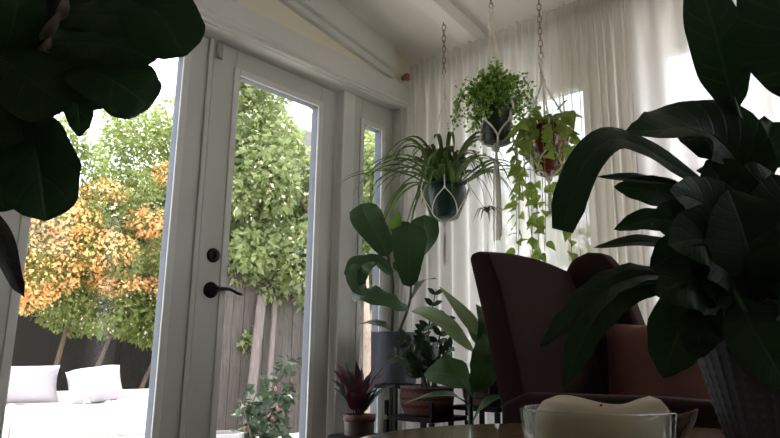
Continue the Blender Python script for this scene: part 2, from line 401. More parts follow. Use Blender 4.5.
# frame: jambs, mullion post, head
mb = MB(); mb.box((XW - .15, O0, 0), (XD + .03, .612, OZ)); mb.box((XW - .15, .612, 2.066), (XW - .001, O1, OZ))
struct('trim_5', mb, WHITE, bevel=.002)
struct('trim_6', MB().box((XD - .05, 2.135, 0), (XD + .045, 2.215, 2.066)), WHITE, bevel=.003)
root = bpy.data.objects.new('window_1', None); COL.objects.link(root); root.location = (XD, 2.215, 0); root['kind'] = 'structure'
sx = XD + .04; g0, g1, h0, h1 = 2.285, 2.42, .28, 1.925
mb = MB(); mb.box((sx - .045, 2.215, .0), (sx, g0 - .012, 2.066)); mb.box((sx - .045, g1 + .012, 0), (sx, O1 - .012, 2.066)); mb.box((sx - .045, g0 - .012, 0), (sx, g1 + .012, h0 - .012)); mb.box((sx - .045, g0 - .012, h1 + .012), (sx, g1 + .012, 2.066))
mb.build('window_frame', DOORW, root, bevel=.002)
mb = MB(); e = .026
for a, b in (((sx, g0 - e, h0 - e), (sx + .007, g0, h1 + e)), ((sx, g1, h0 - e), (sx + .007, g1 + e, h1 + e)), ((sx, g0, h0 - e), (sx + .007, g1, h0)), ((sx, g0, h1), (sx + .007, g1, h1 + e))): mb.box(a, b)
mb.build('glazing_bead', WHITE, root, bevel=.002)
mb = MB()
for a, b in (
             ((sx - .045, g0 - .012, h0 - .012), (sx, g0, h1 + .012)), ((sx - .045, g1, h0 - .012), (sx, g1 + .012, h1 + .012)), ((sx - .045, g0, h0 - .012), (sx, g1, h0)), ((sx - .045, g0, h1), (sx, g1, h1 + .012))): mb.box(a, b)
mb.build('glazing_channel', GASKET, root)
MB().box((sx - .026, g0, h0), (sx - .022, g1, h1)).build('pane', GLASS, root)
struct('trim_7', MB().box((XW - .15, O1 - .012, 0), (XW - .001, O1 + .006, 2.066)), WHITE)
struct('trim_8', MB().box((XW - .2, O0, 0), (XW, O1, .02)), principled('aluminium sill', (.4, .4, .39), .4, metal=.5))

# =================================================================== CURTAINS
RY, RZ = 2.51, 2.238
def rod(name, xa, xb, label, za, zb, left_finial, right_finial, m=None):
    m = m or COPPER
    t = thing(name, label, 'curtain rod', (xa, RY, za))
    MB().tube([(xa, RY, za), (xb, RY, zb)], .011, 12).build('rod', m, t, smooth=True)
    fin = [(.0005, -.002), (.012, 0), (.015, .006), (.015, .012), (.010, .016), (.012, .020), (.026, .030), (.030, .042), (.026, .056), (.012, .066), (.008, .070), (.018, .074), (.020, .082), (.010, .088), (.0005, .090)]
    for on, x, z, ang in ((left_finial, xa, za, -PI / 2), (right_finial, xb, zb, PI / 2)):
        if on: MB().lathe(fin, (x, RY, z), 24, Matrix.Rotation(ang, 3, 'Y') @ Matrix.Diagonal((.74, .74, .74))).build('finial', m, t, smooth=True)
    for x, z in ((xa + .06, za), (xb - .06, zb)):
        MB().box((x - .006, RY - .006, z - .012), (x + .006, YW, z + .012)).build('bracket', m, t)
rod('curtain_rod', -2.128, -1.14, 'copper curtain rod with round finial beside the glazed doors', RZ, RZ + .012, True, False)
rod('curtain_rod', -1.125, .75, 'dark curtain rod carrying the sheer over the right window', RZ + .015, RZ + .03, True, True, BRONZE)

def curtain(label, x0, x1, za, zb, seed, mat, nf, amp=.022, zbot=.03):
    rg = random.Random(seed); nx = nf * 10; nz = 44
    ph = [rg.uniform(-.9, .9) for _ in range(nf + 2)]; am = [rg.uniform(.55, 1.35) for _ in range(nf + 2)]
    vs = []; fs = []
    for j in range(nz + 1):
        t = j / nz
        # rows crowd at the gathered heading
        s = t ** 1.6
        for i in range(nx + 1):
            f = i / nx; x = x0 + (x1 - x0) * f; zr = za + (zb - za) * f
            ztop = zr + .040 + .008 * math.sin(i * 1.1 + seed) + .004 * math.sin(i * .7)
            z = ztop + (zbot - ztop) * s
            q = f * nf; k = int(q); a = am[k] * (1 - (q - k)) + am[k + 1] * (q - k)
            wave = math.sin(2 * PI * (q + .18 * ph[k] * (1 - (q - k)) + .18 * ph[k + 1] * (q - k)))
            d = zr - z
            near = math.exp(-(d / .02) ** 2)
            ga = .011 * math.sin(2 * PI * q * 2.3 + seed) * math.exp(-max(d, 0) / .12)
            y = RY - .030 + ga + amp * a * wave * min(1, max(0, abs(d)) / .25) * (.75 + .4 * s) + .012 * math.sin(3.1 * f * PI + s * 2.2 + seed)* s
            # the rod pocket bulges round the rod
            y -= .004 * near
            vs.append((x + .010 * math.sin(q * 4.4 + 2 * s) * s, y, z))
    m = nx + 1
    fs = [(j * m + i, j * m + i + 1, (j + 1) * m + i + 1, (j + 1) * m + i) for j in range(nz) for i in range(nx)]
    o = MB().add(vs, fs).build('curtain', mat, None, smooth=True)
    return tag(o, label, 'curtain', 'sheer cream curtains')
curtain('sheer cream curtain hanging behind the three hanging plants', -2.112, -1.24, RZ, RZ + .012, 3, VOILE, 11)
curtain('narrow gathered sheer curtain beside the dark rod end, left of right window', -1.25, -.93, RZ + .012, RZ + .016, 8, VOILE2, 8, amp=.026)
curtain('sheer cream curtain over the right window behind the peace lily', -.93, .70, RZ + .017, RZ + .03, 5, VOILE3, 15)

# =================================================================== OUTSIDE
PATIO = principled('patio concrete', (.66, .63, .58), .85, var=.12, scale=3, bump=.2)
GZ = -.12
struct('ground', MB().box((-30, -12, GZ - .2), (14, 24, GZ)), PATIO)
LEAF_SHRUB = leaf_mat('shrub leaf', (.17, .225, .065), (.22, .28, .1), trans=.5, rough=.35, var=.5)
LEAF_TREE = leaf_mat('citrus leaf', (.21, .26, .11), (.28, .32, .16), trans=.5, rough=.35, var=.5)
LEAF_FAR = leaf_mat('far tree leaf', (.07, .12, .03), (.1, .15, .05), trans=.35, rough=.4, var=.4)
LEAF_ROSE = leaf_mat('rose leaf', (.018, .036, .016), (.03, .05, .025), trans=.25, rough=.4, var=.4)
BLOSSOM = leaf_mat('orange blossom', (.93, .48, .18), (.96, .68, .38), trans=.4, rough=.6, var=.35)
PALEBLOSSOM = leaf_mat('pale blossom', (.9, .8, .62), (.95, .85, .7), trans=.4, rough=.6, var=.1)
BARK = principled('grey brown bark', (.13, .095, .07), .9, var=.35, scale=18, stretch=(4, 4, 1), bump=.8, bscale=30)
TRUNKPALE = principled('pale bark', (.36, .28, .22), .85, var=.25, scale=14, stretch=(3, 3, 1), bump=.5)
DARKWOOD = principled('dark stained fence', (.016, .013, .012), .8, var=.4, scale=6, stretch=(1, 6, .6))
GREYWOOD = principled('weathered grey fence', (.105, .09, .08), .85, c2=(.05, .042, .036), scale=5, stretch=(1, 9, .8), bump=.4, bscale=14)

def shrub(name, label, cat, blobs, n, size, leafm, trunks, seed, barkm=BARK, extra=None, group=None, base=None):
    b = base or trunks[0][0][0]
    t = thing(name, label, cat, (b[0], b[1], GZ), group)
    cloud_leaves(blobs, n, size, seed).build('foliage', leafm, t)
    for pts, r in trunks:
        MB().tube(spline([Vector(p) for p in pts], 12), [r * (1 - .06 * i) for i in range(13)], 8).build('trunk', barkm, t, smooth=True)
    if extra:
        for nm, bl, k, sz, m, sd in extra: cloud_leaves(bl, k, sz, sd).build(nm, m, t)
    return t
rg = random.Random(11)
def blobs(n, xr, yr, zr, rr, seed):
    q = random.Random(seed)
    return [((q.uniform(*xr), q.uniform(*yr), q.uniform(*zr)), (q.uniform(*rr),) * 3) for _ in range(n)]
# orange-flowering shrub behind the sofa
bl = blobs(36, (-7.5, -6.5), (1.2, 4.15), (1.25, 3.35), (.32, .52), 5) + blobs(10, (-7.2, -6.6), (1.6, 4.0), (1.2, 1.5), (.25, .4), 6)
ob = [((-6.4, 2.15, 1.5), (.35, .5, .30)), ((-6.3, 2.7, 1.75), (.35, .42, .20)), ((-6.4, 2.35, 2.0), (.35, .45, .22)), ((-6.45, 3.0, 1.45), (.3, .28, .12)), ((-6.35, 3.2, 2.1), (.3, .25, .16)), ((-6.5, 3.5, 1.8), (.3, .2, .2)), ((-6.5, 2.8, 2.35), (.35, .25, .12)), ((-6.5, 2.15, 1.3), (.3, .3, .2)), ((-6.4, 3.45, 1.45), (.25, .16, .10)), ((-6.45, 3.55, 2.7), (.3, .25, .12))]
gb = blobs(16, (-6.45, -6.25), (2.0, 3.9), (1.3, 2.9), (.14, .26), 15)
shrub('flowering_shrub', 'tall shrub covered in orange and yellow blossom behind the white sofa', 'shrub', bl, 70000, .055, LEAF_SHRUB,
      [([(-6.9, 2.6 + dy, GZ), (-6.95, 2.6 + dy * 1.15, .5), (-6.85, 2.65 + dy * 1.5, 1.3)], .05 - abs(dy) * .01) for dy in (-.9, -.35, .1, .45, .95, 1.3)], 1,
      extra=[('front_foliage', gb, 7000, .052, LEAF_SHRUB, 24), ('blossoms', ob, 7600, .040, BLOSSOM, 21), ('pale_blossoms', bl, 12000, .036, PALEBLOSSOM, 22)])
# leafy citrus / vine over the grey fence
bl = blobs(16, (-6.3, -5.8), (3.85, 4.3), (2.4, 4.3), (.18, .28), 19) + [b for b in blobs(60, (-6.5, -5.5), (4.1, 6.6), (1.75, 4.3), (.20, .36), 9) if not (.745 < b[0][1] / -b[0][0] < .96 and (.435 < (b[0][2] - .72) / -b[0][0] < .57))] + blobs(12, (-6.3, -5.75), (4.1, 5.6), (1.5, 1.95), (.16, .28), 10) + blobs(6, (-6.4, -5.9), (4.0, 4.5), (.8, 1.6), (.14, .22), 14)
shrub('leafy_tree', 'bright green leafy tree hanging over the grey fence', 'tree', bl, 36000, .085, LEAF_TREE,
      [([(-5.75, 5.6, GZ), (-5.75, 5.6, 1.2), (-5.85, 5.5, 2.6)], .08), ([(-5.8, 5.55, 1.9), (-5.9, 4.9, 2.6), (-5.9, 4.5, 3.2)], .035), ([(-5.78, 5.58, 1.7), (-5.9, 6.1, 2.6), (-6.0, 6.3, 3.2)], .035)], 2,
      extra=[('pale_blossoms', bl[:40], 2200, .06, PALEBLOSSOM, 31)])
shrub('slender_tree', 'pale-trunked tree seen through the narrow side window', 'tree', blobs(16, (-5.6, -4.9), (5.3, 6.6), (2.0, 3.6), (.25, .45), 41), 9000, .09, LEAF_TREE,
      [([(-5, 5.2, GZ), (-5.02, 5.22, .7), (-4.95, 5.12, 1.15), (-5.1, 5.25, 1.9)], .07), ([(-4.97, 5.15, 1.05), (-4.95, 5.35, 1.5), (-5, 5.6, 2.1)], .045)], 3, barkm=TRUNKPALE)
for i, (x, y, z, r, lb) in enumerate(((-10.2, 2.2, 1.9, 1.15, 'far dark tree behind the flowering shrub, left'), (-11.2, 5.6, 2.4, .95, 'far dark tree behind the flowering shrub, right'), (-10.4, 9.6, 2.6, 1.6, 'far dark tree seen beyond the grey fence'))):
    shrub('garden_tree', lb, 'tree', [((x + rg.uniform(-.4, .4), y + rg.uniform(-.6, .6), z + rg.uniform(-.5, .5)), (r * .6,) * 3) for _ in range(9)], 3600, .24, LEAF_FAR, [([(x, y, GZ), (x, y, z)], .13)], 50 + i)

def fence(name, label, x, y0, y1, z1, mat, seed, bw=.14, gap=.008):
    q = random.Random(seed); t = thing(name, label, 'fence', (x, (y0 + y1) / 2, GZ))
    y = y0; mb = MB()
    while y < y1:
        w = bw * q.uniform(.93, 1.04) * bw / .14 * .14 / bw; mb.box((x - .012 + q.uniform(-.006, .006), y, GZ + .02), (x + .010 + q.uniform(-.004, .004), y + w - gap, z1 + q.uniform(-.02, .02))); y += w
    mb.build('board_panel', mat, t)
    for z in (GZ + .35, z1 - .3): MB().box((x - .06, y0, z), (x - .015, y1, z + .09)).build('rail', mat, t)
    yy = y0 + .4
    while yy < y1: MB().box((x - .15, yy, GZ), (x - .062, yy + .09, z1 - .05)).build('post', mat, t); yy += 2.4
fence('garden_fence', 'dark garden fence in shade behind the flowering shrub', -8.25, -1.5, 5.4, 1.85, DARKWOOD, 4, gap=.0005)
fence('garden_fence', 'weathered grey board fence below the leafy tree', -6.0, 3.98, 9.5, 1.72, GREYWOOD, 5)
# two boards leaning on the fence
for a, b, bw_, lb in (((-5.750, 4.214, -0.013), (-5.930, 4.444, 1.407), .055, 'pale loose board leaning on the grey fence, nearer the door handle'), ((-5.800, 4.491, 0.036), (-5.950, 4.644, 1.379), .03, 'narrow loose board leaning on the grey fence, right of wider one')):
    a = Vector(a); b = Vector(b); a.z = GZ
    d, s, n = rot_frame(b - a, Vector((1, 0, 0))); M = Matrix((s, n, d)).transposed().to_4x4(); M.translation = a
    o = MB().box((-bw_, -.012, 0), (bw_, .012, (b - a).length), M).build('loose_board', principled('pale weathered board', (.2, .17, .155), .85, c2=(.12, .095, .09), scale=6, stretch=(6, 6, .7)), None)
    tag(o, lb, 'board')
# rose bush in a pot by the fence
c = Vector((-4.1, 3.1, GZ))
bl = [((-4.1 + x, 3.13 + y, z), (r, r, r)) for x, y, z, r in ((0, .02, .30, .15), (.05, -.10, .22, .13), (0, .12, .42, .14), (-.03, .2, .55, .10), (0, .24, .68, .07), (.04, -.2, .44, .07), (0, .05, .15, .15), (.02, .32, .5, .07))]
ROSEB = shrub('rose_bush', 'small rose bush with reddish buds in front of grey fence', 'shrub', bl, 300, .085, LEAF_ROSE,
      [([tuple(c + Vector((0, .01, 0))), tuple(c + Vector((0, .05, .35))), tuple(c + Vector((0, .22, .8)))], .012), ([tuple(c), tuple(c + Vector((.02, -.08, .3))), tuple(c + Vector((0, -.17, .55)))], .010)], 6,
      )
q = random.Random(61)
for k in range(7):
    c_, r_ = bl[k % 4]; a = q.uniform(0, 6.28); b_ = Vector(c_) + Vector((abs(math.cos(a)) * r_[0], math.sin(a) * r_[1], q.uniform(-.3, 1) * r_[2]))
    MB().ball(b_, .014, 8, (.8, .8, 1.3)).build('bud', principled('rose bud', (.22, .07, .06), .6, var=.25), ROSEB, smooth=True)
POTG = principled('grey plastic tub', (.30, .29, .30), .6)
t = thing('garden_tub', 'grey plastic tub on patio at the foot of the rose bush', 'planter', (-4.15, 2.86, GZ))
POT_ = MB().lathe([(.10, 0), (.13, .28), (.145, .28), (.145, .32), (.12, .32), (.115, .27)], (-4.15, 2.84, GZ), 28).build('tub', POTG, t, smooth=False)
MB().lathe([(.0005, .26), (.116, .262)], (-4.15, 2.84, GZ), 24).build('soil', SOIL, POT_)
# neighbour's white house
HW = principled('white render', (.85, .84, .82), .8, var=.04, scale=2)
ROOF = principled('grey roof', (.25, .24, .24), .8, var=.2, scale=9)
t = thing('house', 'white neighbouring house with overhanging eave above the leafy tree', 'house', (-8.4, 6.9, GZ))
MB().box((-9.7, 5.7, GZ), (-7.6, 8.3, 4.0)).build('wall', HW, t)
mb = MB(); mb.prism([(-10.0, 4.0), (-6.98, 4.0), (-6.98, 4.3), (-8.5, 5.1)], 1, 5.62, 8.7); mb.build('roof', principled('grey white eave', (.50, .50, .50), .8, var=.05), t)
t = thing('house', 'pale neighbouring house outside the curtained windows', 'house', (-1.2, 14.5, GZ))
HP = principled('pale stucco', (.42, .43, .45), .85, var=.06, scale=3, bump=.2)
MB().box((-12, 12.2, GZ), (9.5, 17, 4.9)).build('wall', HP, t)
mb = MB(); mb.prism([(11.8, 4.8), (17.4, 4.8), (14.6, 5.2)], 0, -12.4, 10.0); mb.build('roof', ROOF, t)
shrub('hedge_shrub', 'dark green hedge shrub outside the left curtained window', 'shrub', blobs(14, (-3.6, -1.9), (4.4, 5.2), (.5, 1.75), (.3, .45), 77), 3200, .15, LEAF_FAR, [([(-2.8, 4.8, GZ), (-2.8, 4.8, 1.4)], .06)], 7)

# sofa on the patio
CUSH = principled('white canvas', (.80, .77, .76), .9, var=.05, scale=4, bump=.25, bscale=80)
PILLOW = principled('pale lilac canvas', (.32, .30, .325), .9, var=.06, scale=5, bump=.25, bscale=80)
t = thing('patio_sofa', 'low white outdoor sofa on the sunny patio', 'sofa', (-4.9, 1.7, GZ))
FR = principled('white sofa frame', (.70, .68, .67), .6, var=.05)
mb = MB(); mb.box((-5.25, .2, .02), (-4.45, 2.95, .20)); mb.build('base', FR, t, bevel=.02)
mb = MB(); mb.box((-5.36, .2, .02), (-5.26, 2.95, .46)); mb.build('backrest', FR, t, bevel=.02)
MB().box((-5.25, 2.84, .2), (-4.5, 2.95, .44)).build('armrest', FR, t, bevel=.02)
for x in (-5.2, -4.5):
    for y in (.3, 2.85): MB().box((x - .03, y - .03, GZ), (x + .03, y + .03, .02)).build('leg', FR, t)
for a, b in ((.22, 1.52), (1.53, 2.83)): MB().box((-5.24, a, .20), (-4.42, b, .385)).build('seat_cushion', CUSH, t, bevel=.05, seg=4, smooth=True)
def pillow(name, label, cat, c, X, Y, w, h, th, mat, group=None, seed=0):
    """A stuffed cushion: c its centre, X and Y its in-plane axes."""
    X = Vector(X).normalized(); Y = (Vector(Y) - X * X.dot(Vector(Y))).normalized(); Z = X.cross(Y); n = 14; vs = []; fs = []; c = Vector(c)
    for sgn in (1, -1):
        for j in range(n + 1):
            for i in range(n + 1):
                u, v = 2 * i / n - 1, 2 * j / n - 1
                pin = 1 - .07 * (u * u * (1 - v * v) + v * v * (1 - u * u)) * 1
                pin_u = 1 - .06 * (1 - v * v); pin_v = 1 - .06 * (1 - u * u)
                d = max(0, (1 - u ** 4) * (1 - v ** 4)) ** .55
                d += .05 * noise.noise(Vector((u * 2 + seed, v * 2, sgn))) * (1 - abs(u * v))
                k = c + X * u * w / 2 * pin_u + Y * v * h / 2 * pin_v + Z * sgn * th / 2 * max(d, 0.0)
                vs.append(k)
    m = n + 1
    for q in (0, 1):
        o = q * m * m
        for j in range(n):
            for i in range(n):
                f = (o + j * m + i, o + j * m + i + 1, o + (j + 1) * m + i + 1, o + (j + 1) * m + i); fs.append(f if q == 0 else f[::-1])
    ob = MB().add(vs, fs).build(name, mat, None, smooth=True)
    bm = bmesh.new(); bm.from_mesh(ob.data); bmesh.ops.remove_doubles(bm, verts=bm.verts, dist=1e-5); bm.to_mesh(ob.data); bm.free()
    return tag(ob, label, cat, group)
pillow('back_cushion', 'long pale cushion standing against the sofa back', 'cushion', (-5.12, 1.66, .522), (0, 1, 0), (-.18, 0, 1), .78, .27, .17, PILLOW, seed=1)
pillow('back_cushion', 'square pale cushion tilted against the sofa back, right of the long one', 'cushion', (-4.98, 2.25, .515), (.35, 1, .16), (-.6, .60, 1), .38, .31, .17, PILLOW, seed=4)
pillow('back_cushion', 'pale cushion at the left end of the sofa', 'cushion', (-5.12, .85, .522), (0, 1, 0), (-.18, 0, 1), .76, .27, .17, PILLOW, seed=6)
q = random.Random(5)
PET = leaf_mat('fallen petal', (.82, .72, .68), (.85, .78, .72), trans=.3)
for i in range(9):
    y = q.uniform(1.55, 2.75); x = q.uniform(-4.95, -4.5)
    o = MB().leaf([(x, y, .388), (x + .015, y + .02, .402), (x + .02, y + .045, .396)], .05, 'oval', up=(.3, 0, 1), fold=.5, nv=5, nu=2).build('petal', PET, None)
    tag(o, 'fallen petal lying on the white sofa seat', 'petal', 'fallen petals on the sofa seat')

# =================================================================== HANGING PLANTS
POTB = principled('charcoal pot', (.018, .019, .021), .45, var=.15)
POTGREEN = principled('dark green glazed pot', (.010, .035, .026), .3, var=.3, scale=12, spec=.4, coat=0)
POTRED = principled('deep red glazed pot', (.16, .012, .014), .22, var=.25, scale=10, spec=.5, coat=.4)
WOODBEAD = principled('dark wooden bead', (.02, .014, .012), .4)
def pot_profile(r0, r1, h, lip=.006, wall=.007):
    return [(.0005, 0), (r0 * .92, 0), (r0, .006), (r1 * .985, h - .018), (r1 + lip * .6, h - .016), (r1 + lip * .6, h), (r1 - wall, h), (r1 - wall * 1.4, h - .03), (.0005, h - .032)]
def chain(label, top, bot, group='ceiling chains'):
    top, bot = Vector(top), Vector(bot); t = thing('hanging_chain', label, 'chain', tuple(bot), group)
    hk = [(0, 0, .02), (0, 0, .0), (.008, 0, -.012), (.012, 0, -.022), (.004, 0, -.032), (-.006, 0, -.026)]
    MB().tube(spline([top + Vector(p) for p in hk], 18), .0022, 6).build('ceiling_hook', ROSEMETAL, t, smooth=True)
    L = (top - bot).length - .028; n = max(3, int(L / .0285)); st = L / n; mb = MB()
    for i in range(n):
        c = bot + Vector((0, 0, st * (i + .5))); vs = []; a = .35 + (PI / 2 if i % 2 else 0); h = st * .5 + .0035; w = .0085
        ring = [Vector((math.cos(a) * w * math.cos(k * PI / 8), math.sin(a) * w * math.cos(k * PI / 8), h * math.copysign(abs(math.sin(k * PI / 8)) ** .8, math.sin(k * PI / 8)))) for k in range(17)]
        mb.tube([c + v for v in ring], .0021, 6, cap=False)
    mb.build('links', ROSEMETAL, t, smooth=True)
def hanger(label, ring, split, potc, rp, zrim, zbase, gather, tassel, n=4, a0=.4, rc=.0035, beads=None, thick=.012, zbelly=None):
    """Macrame hanger: a loop, cords that part at `split`, knot round the pot and meet below it."""
    ring, split, potc = Vector(ring), Vector(split), Vector(potc); t = thing('macrame_hanger', label, 'plant hanger', tuple(potc))
    loop = [ring + Vector((.010 * math.sin(k * PI / 6), 0, -.014 + .014 * math.cos(k * PI / 6))) for k in range(13)]
    MB().tube(loop, rc, 8, cap=False).build('loop', COTTON, t, smooth=True)
    mb = MB()
    for k in range(3):
        mb.tube([ring.lerp(split, i / 14) + Vector((0, 0, -.028 * (1 - i / 14))) + Vector((rc * 1.2 * math.cos(i * .9 + k * 2.1), rc * 1.2 * math.sin(i * .9 + k * 2.1), 0)) for i in range(15)], rc, 6)
    mb.ball(split, rc * 3, 10, (1, 1, 1.3)); mb.build('wrapped_cord', COTTON, t, smooth=True)
    zmid = zbelly or (zrim + zbase) * .5
    def rad(z):
        tab = [(0, rp[0]), (zrim - zbase, rp[1])] if not isinstance(rp[0], tuple) else rp
        h_ = max(0, z - zbase)
        for (a_, b_), (c_, d_) in zip(tab, tab[1:]):
            if h_ <= c_ + 1e-6: return b_ + (d_ - b_) * (h_ - a_) / (c_ - a_)
        return tab[-1][1]
    G = Vector(gather)
    for k in range(n):
        a = a0 + 2 * PI * k / n; e = lambda a, z, x=.004: Vector((potc.x + (rad(z) + x + rc) * math.cos(a), potc.y + (rad(z) + x + rc) * math.sin(a), z))
        rim = e(a, zrim, .010)
        c1 = [split, split.lerp(rim, .5) + Vector((0, 0, -.004)), rim, e(a, (zrim + zmid) / 2), e(a, zmid)]
        o = MB().tube(spline([Vector(p) for p in c1], 24), rc, 8).build('cord', COTTON, t, smooth=True)
        for sg in (1, -1):
            b = a + sg * PI / n
            MB().tube(spline([e(a, zmid), e(a + sg * PI / n * .5, zmid * .66 + zbase * .34), e(a + sg * PI / n * .85, zmid * .34 + zbase * .66), e(b, zbase + .010, .004), Vector((potc.x + rad(zbase) * .6 * math.cos(b), potc.y + rad(zbase) * .6 * math.sin(b), zbase - .006)), G], 22), rc * .85, 6).build('net_cord', COTTON, t, smooth=True)
        MB().ball(e(a, zmid), rc * 2.2, 10).build('knot', COTTON, o, smooth=True)
        if beads:
            MB().ball(split.lerp(rim, beads[k % len(beads)]), .0085, 14).build('bead', WOODBEAD, o, smooth=True)
    mb = MB().ball(G, rc * 3.2, 12, (1, 1, 1.5)); gk = mb.build('gathering_knot', COTTON, t, smooth=True)
    q = random.Random(int(tassel * 1000)); mb = MB()
    for k in range(16):
        a = q.uniform(0, 2 * PI); r = thick * math.sqrt(q.random())
        mb.tube(spline([G + Vector((0, 0, -.004)), G + Vector((r * .7 * math.cos(a), r * .7 * math.sin(a), -tassel * .35)), G + Vector((r * math.cos(a) + q.uniform(-.004, .004), r * math.sin(a), -tassel * q.uniform(.88, 1.04)))], 8), rc * .62, 5)
    mb.build('tassel', COTTON, gk, smooth=True)
    return t

# --- spider plant in a round green pot
HY = 2.33
P1 = (-1.767, 2.330, 1.358); P1 = Vector((P1[0], HY, P1[2])); SP_R = .098
h1 = .158
t = thing('hanging_spider_plant', 'spider plant with arching striped blades in a hanging dark green pot', 'plant', tuple(P1))
POT_ = MB().lathe([(.0005, 0), (.055, 0), (.062, .005), (.080, .045), (.096, .100), (.100, .135), (.094, h1 - .004), (.088, h1), (.082, h1 - .008), (.080, h1 - .03), (.0005, h1 - .03)], P1, 44).build('pot', POTGREEN, t, smooth=True)
MB().lathe([(.0005, h1 - .024), (.081, h1 - .028)], P1, 24).build('soil', SOIL, POT_)
SPID = leaf_mat('spider plant blade', (.075, .135, .035), (.3, .36, .16), trans=.3, rough=.35, veins=0, stripe=0, var=.3)
q = random.Random(4); mb = MB(); C1 = P1 + Vector((0, 0, h1 - .03))
for i in range(120):
    a = q.uniform(0, 2 * PI); el = q.uniform(.15, 1.05); L = q.uniform(.24, .42)
    if i % 5 == 0: el = q.uniform(1.0, 1.35); L = q.uniform(.18, .30)
    d = Vector((math.cos(a), math.sin(a), 0)); h = L * math.cos(el); rise = L * math.sin(el) * .62 + .03
    drop = q.uniform(.04, .20) * (1.15 - el * .5)
    b = C1 + d * q.uniform(0, .05)
    p = [b, b + d * h * .28 + Vector((0, 0, rise * .75)), b + d * h * .62 + Vector((0, 0, rise)), b + d * h * .95 + Vector((0, 0, rise - drop * .45)), b + d * (h * 1.15) + Vector((0, 0, rise - drop * 1.2))]
    lim = 2.43 - q.uniform(0, .05)
    for v in p: v.y = min(v.y, lim)
    mb.leaf(p, q.uniform(.014, .022), 'blade', up=d * .4 + Vector((0, 0, 1)), fold=.5, nu=1, nv=14)
mb.build('foliage', SPID, t, smooth=True)
# long runner with a plantlet
mb = MB(); e = Vector((-1.452, 2.200, 1.319))
mb.tube(spline([C1, C1 + Vector((.13, -.05, .08)), C1 + Vector((.2, -.09, -.02)), e], 16), .0016, 5)
mb.build('runner', principled('pale runner', (.25, .3, .12), .5), t, smooth=True)
mb = MB()
for i in range(13):
    a = 2 * PI * i / 13 + q.uniform(-.2, .2); d = Vector((math.cos(a), math.sin(a) * .7, 0)); L = q.uniform(.04, .085)
    mb.leaf([e, e + d * L * .5 + Vector((0, 0, .022)), e + d * L + Vector((0, 0, q.uniform(-.05, .01)))], .009, 'blade', up=(0, 0, 1), fold=.5, nu=1, nv=7)
mb.build('plantlet', SPID, t, smooth=True)
chain('rose brass chain above the spider plant', (-1.772, HY, ZC(HY)), (-1.768, 2.330, 2.075))
hanger('thin cord hanger with black beads holding the spider plant', (-1.768, 2.330, 2.075), (-1.769, 2.330, 1.962), P1, [(0, .062), (.045, .081), (.10, .097), (.135, .101), (.154, .095), (.17, .092)], P1.z + h1 - .002, P1.z, P1 + Vector((0, 0, -.022)), .185, n=4, a0=-.93, rc=.0030, beads=(.80, .74, .80, .70), thick=.008, zbelly=P1.z + .125)

# --- maidenhair fern in a charcoal pot
P2 = Vector((-1.479, 2.330, 1.657)); h2 = .165
t = thing('hanging_maidenhair_fern', 'bushy maidenhair fern in a hanging charcoal pot', 'plant', tuple(P2))
POT_ = MB().lathe(pot_profile(.058, .074, h2), P2, 40).build('pot', POTB, t, smooth=False)
MB().lathe([(.0005, h2 - .022), (.066, h2 - .025)], P2, 24).build('soil', SOIL, POT_)
FERN = leaf_mat('fern leaflet', (.15, .29, .04), (.17, .31, .06), trans=.45, rough=.5, veins=0, stripe=0, var=.45)
q = random.Random(9); mb = MB(); st = MB(); C2 = P2 + Vector((0, 0, h2 - .03))
for i in range(84):
    a = q.uniform(0, 2 * PI); el = q.uniform(.15, 1.4); L = q.uniform(.10, .225)
    if q.random() < .25: el = q.uniform(-.1, .35)
    if .55 * math.cos(a) - .83 * math.sin(a) > .35: el = max(el, .55)
    d = Vector((math.cos(a), math.sin(a), 0)); hh = L * math.cos(el); rz = L * math.sin(el)
    p = spline([C2, C2 + d * hh * .35 + Vector((0, 0, rz * .7 + .02)), C2 + d * hh * .8 + Vector((0, 0, rz + .02)), C2 + d * hh * 1.08 + Vector((0, 0, rz - .05 - .07 * math.cos(el)))], 11)
    for v in p: v.y = min(v.y, 2.42)
    st.tube(p, .0009, 4)
    for k in range(3, 12):
        for m in range(5):
            o = Vector((q.gauss(0, 1), q.gauss(0, 1), q.gauss(0, 1))) * .0125
            b = p[k] + o; ax = Vector((q.gauss(0, 1), q.gauss(0, 1), q.gauss(-.5, .8))).normalized(); sd = ax.orthogonal().normalized(); s = q.uniform(.009, .0165)
            sd = Quaternion(ax, q.uniform(0, 6.28)) @ sd
            mb.add([b, b + ax * s * .6 + sd * s * .62, b + ax * s * 1.05 + sd * s * .2, b + ax * s * 1.05 - sd * s * .2, b + ax * s * .6 - sd * s * .62], [(0, 1, 2, 3, 4)], [(.7, .3)] * 5)
mb.build('foliage', FERN, t); st.build('stems', principled('black fern stem', (.02, .012, .01), .5), t)
RG2 = Vector((-1.494, 2.330, 2.321))
chain('rose brass chain above the maidenhair fern', (RG2.x, HY, ZC(HY)), tuple(RG2))
hanger('thick white knotted hanger with long tassel holding the fern', tuple(RG2), (-1.496, 2.330, 2.226), P2, (.058, .078), P2.z + h2, P2.z, P2 + Vector((.002, -.01, -.02)), .40, n=4, a0=-.145, rc=.0052, thick=.019, zbelly=P2.z + .095)

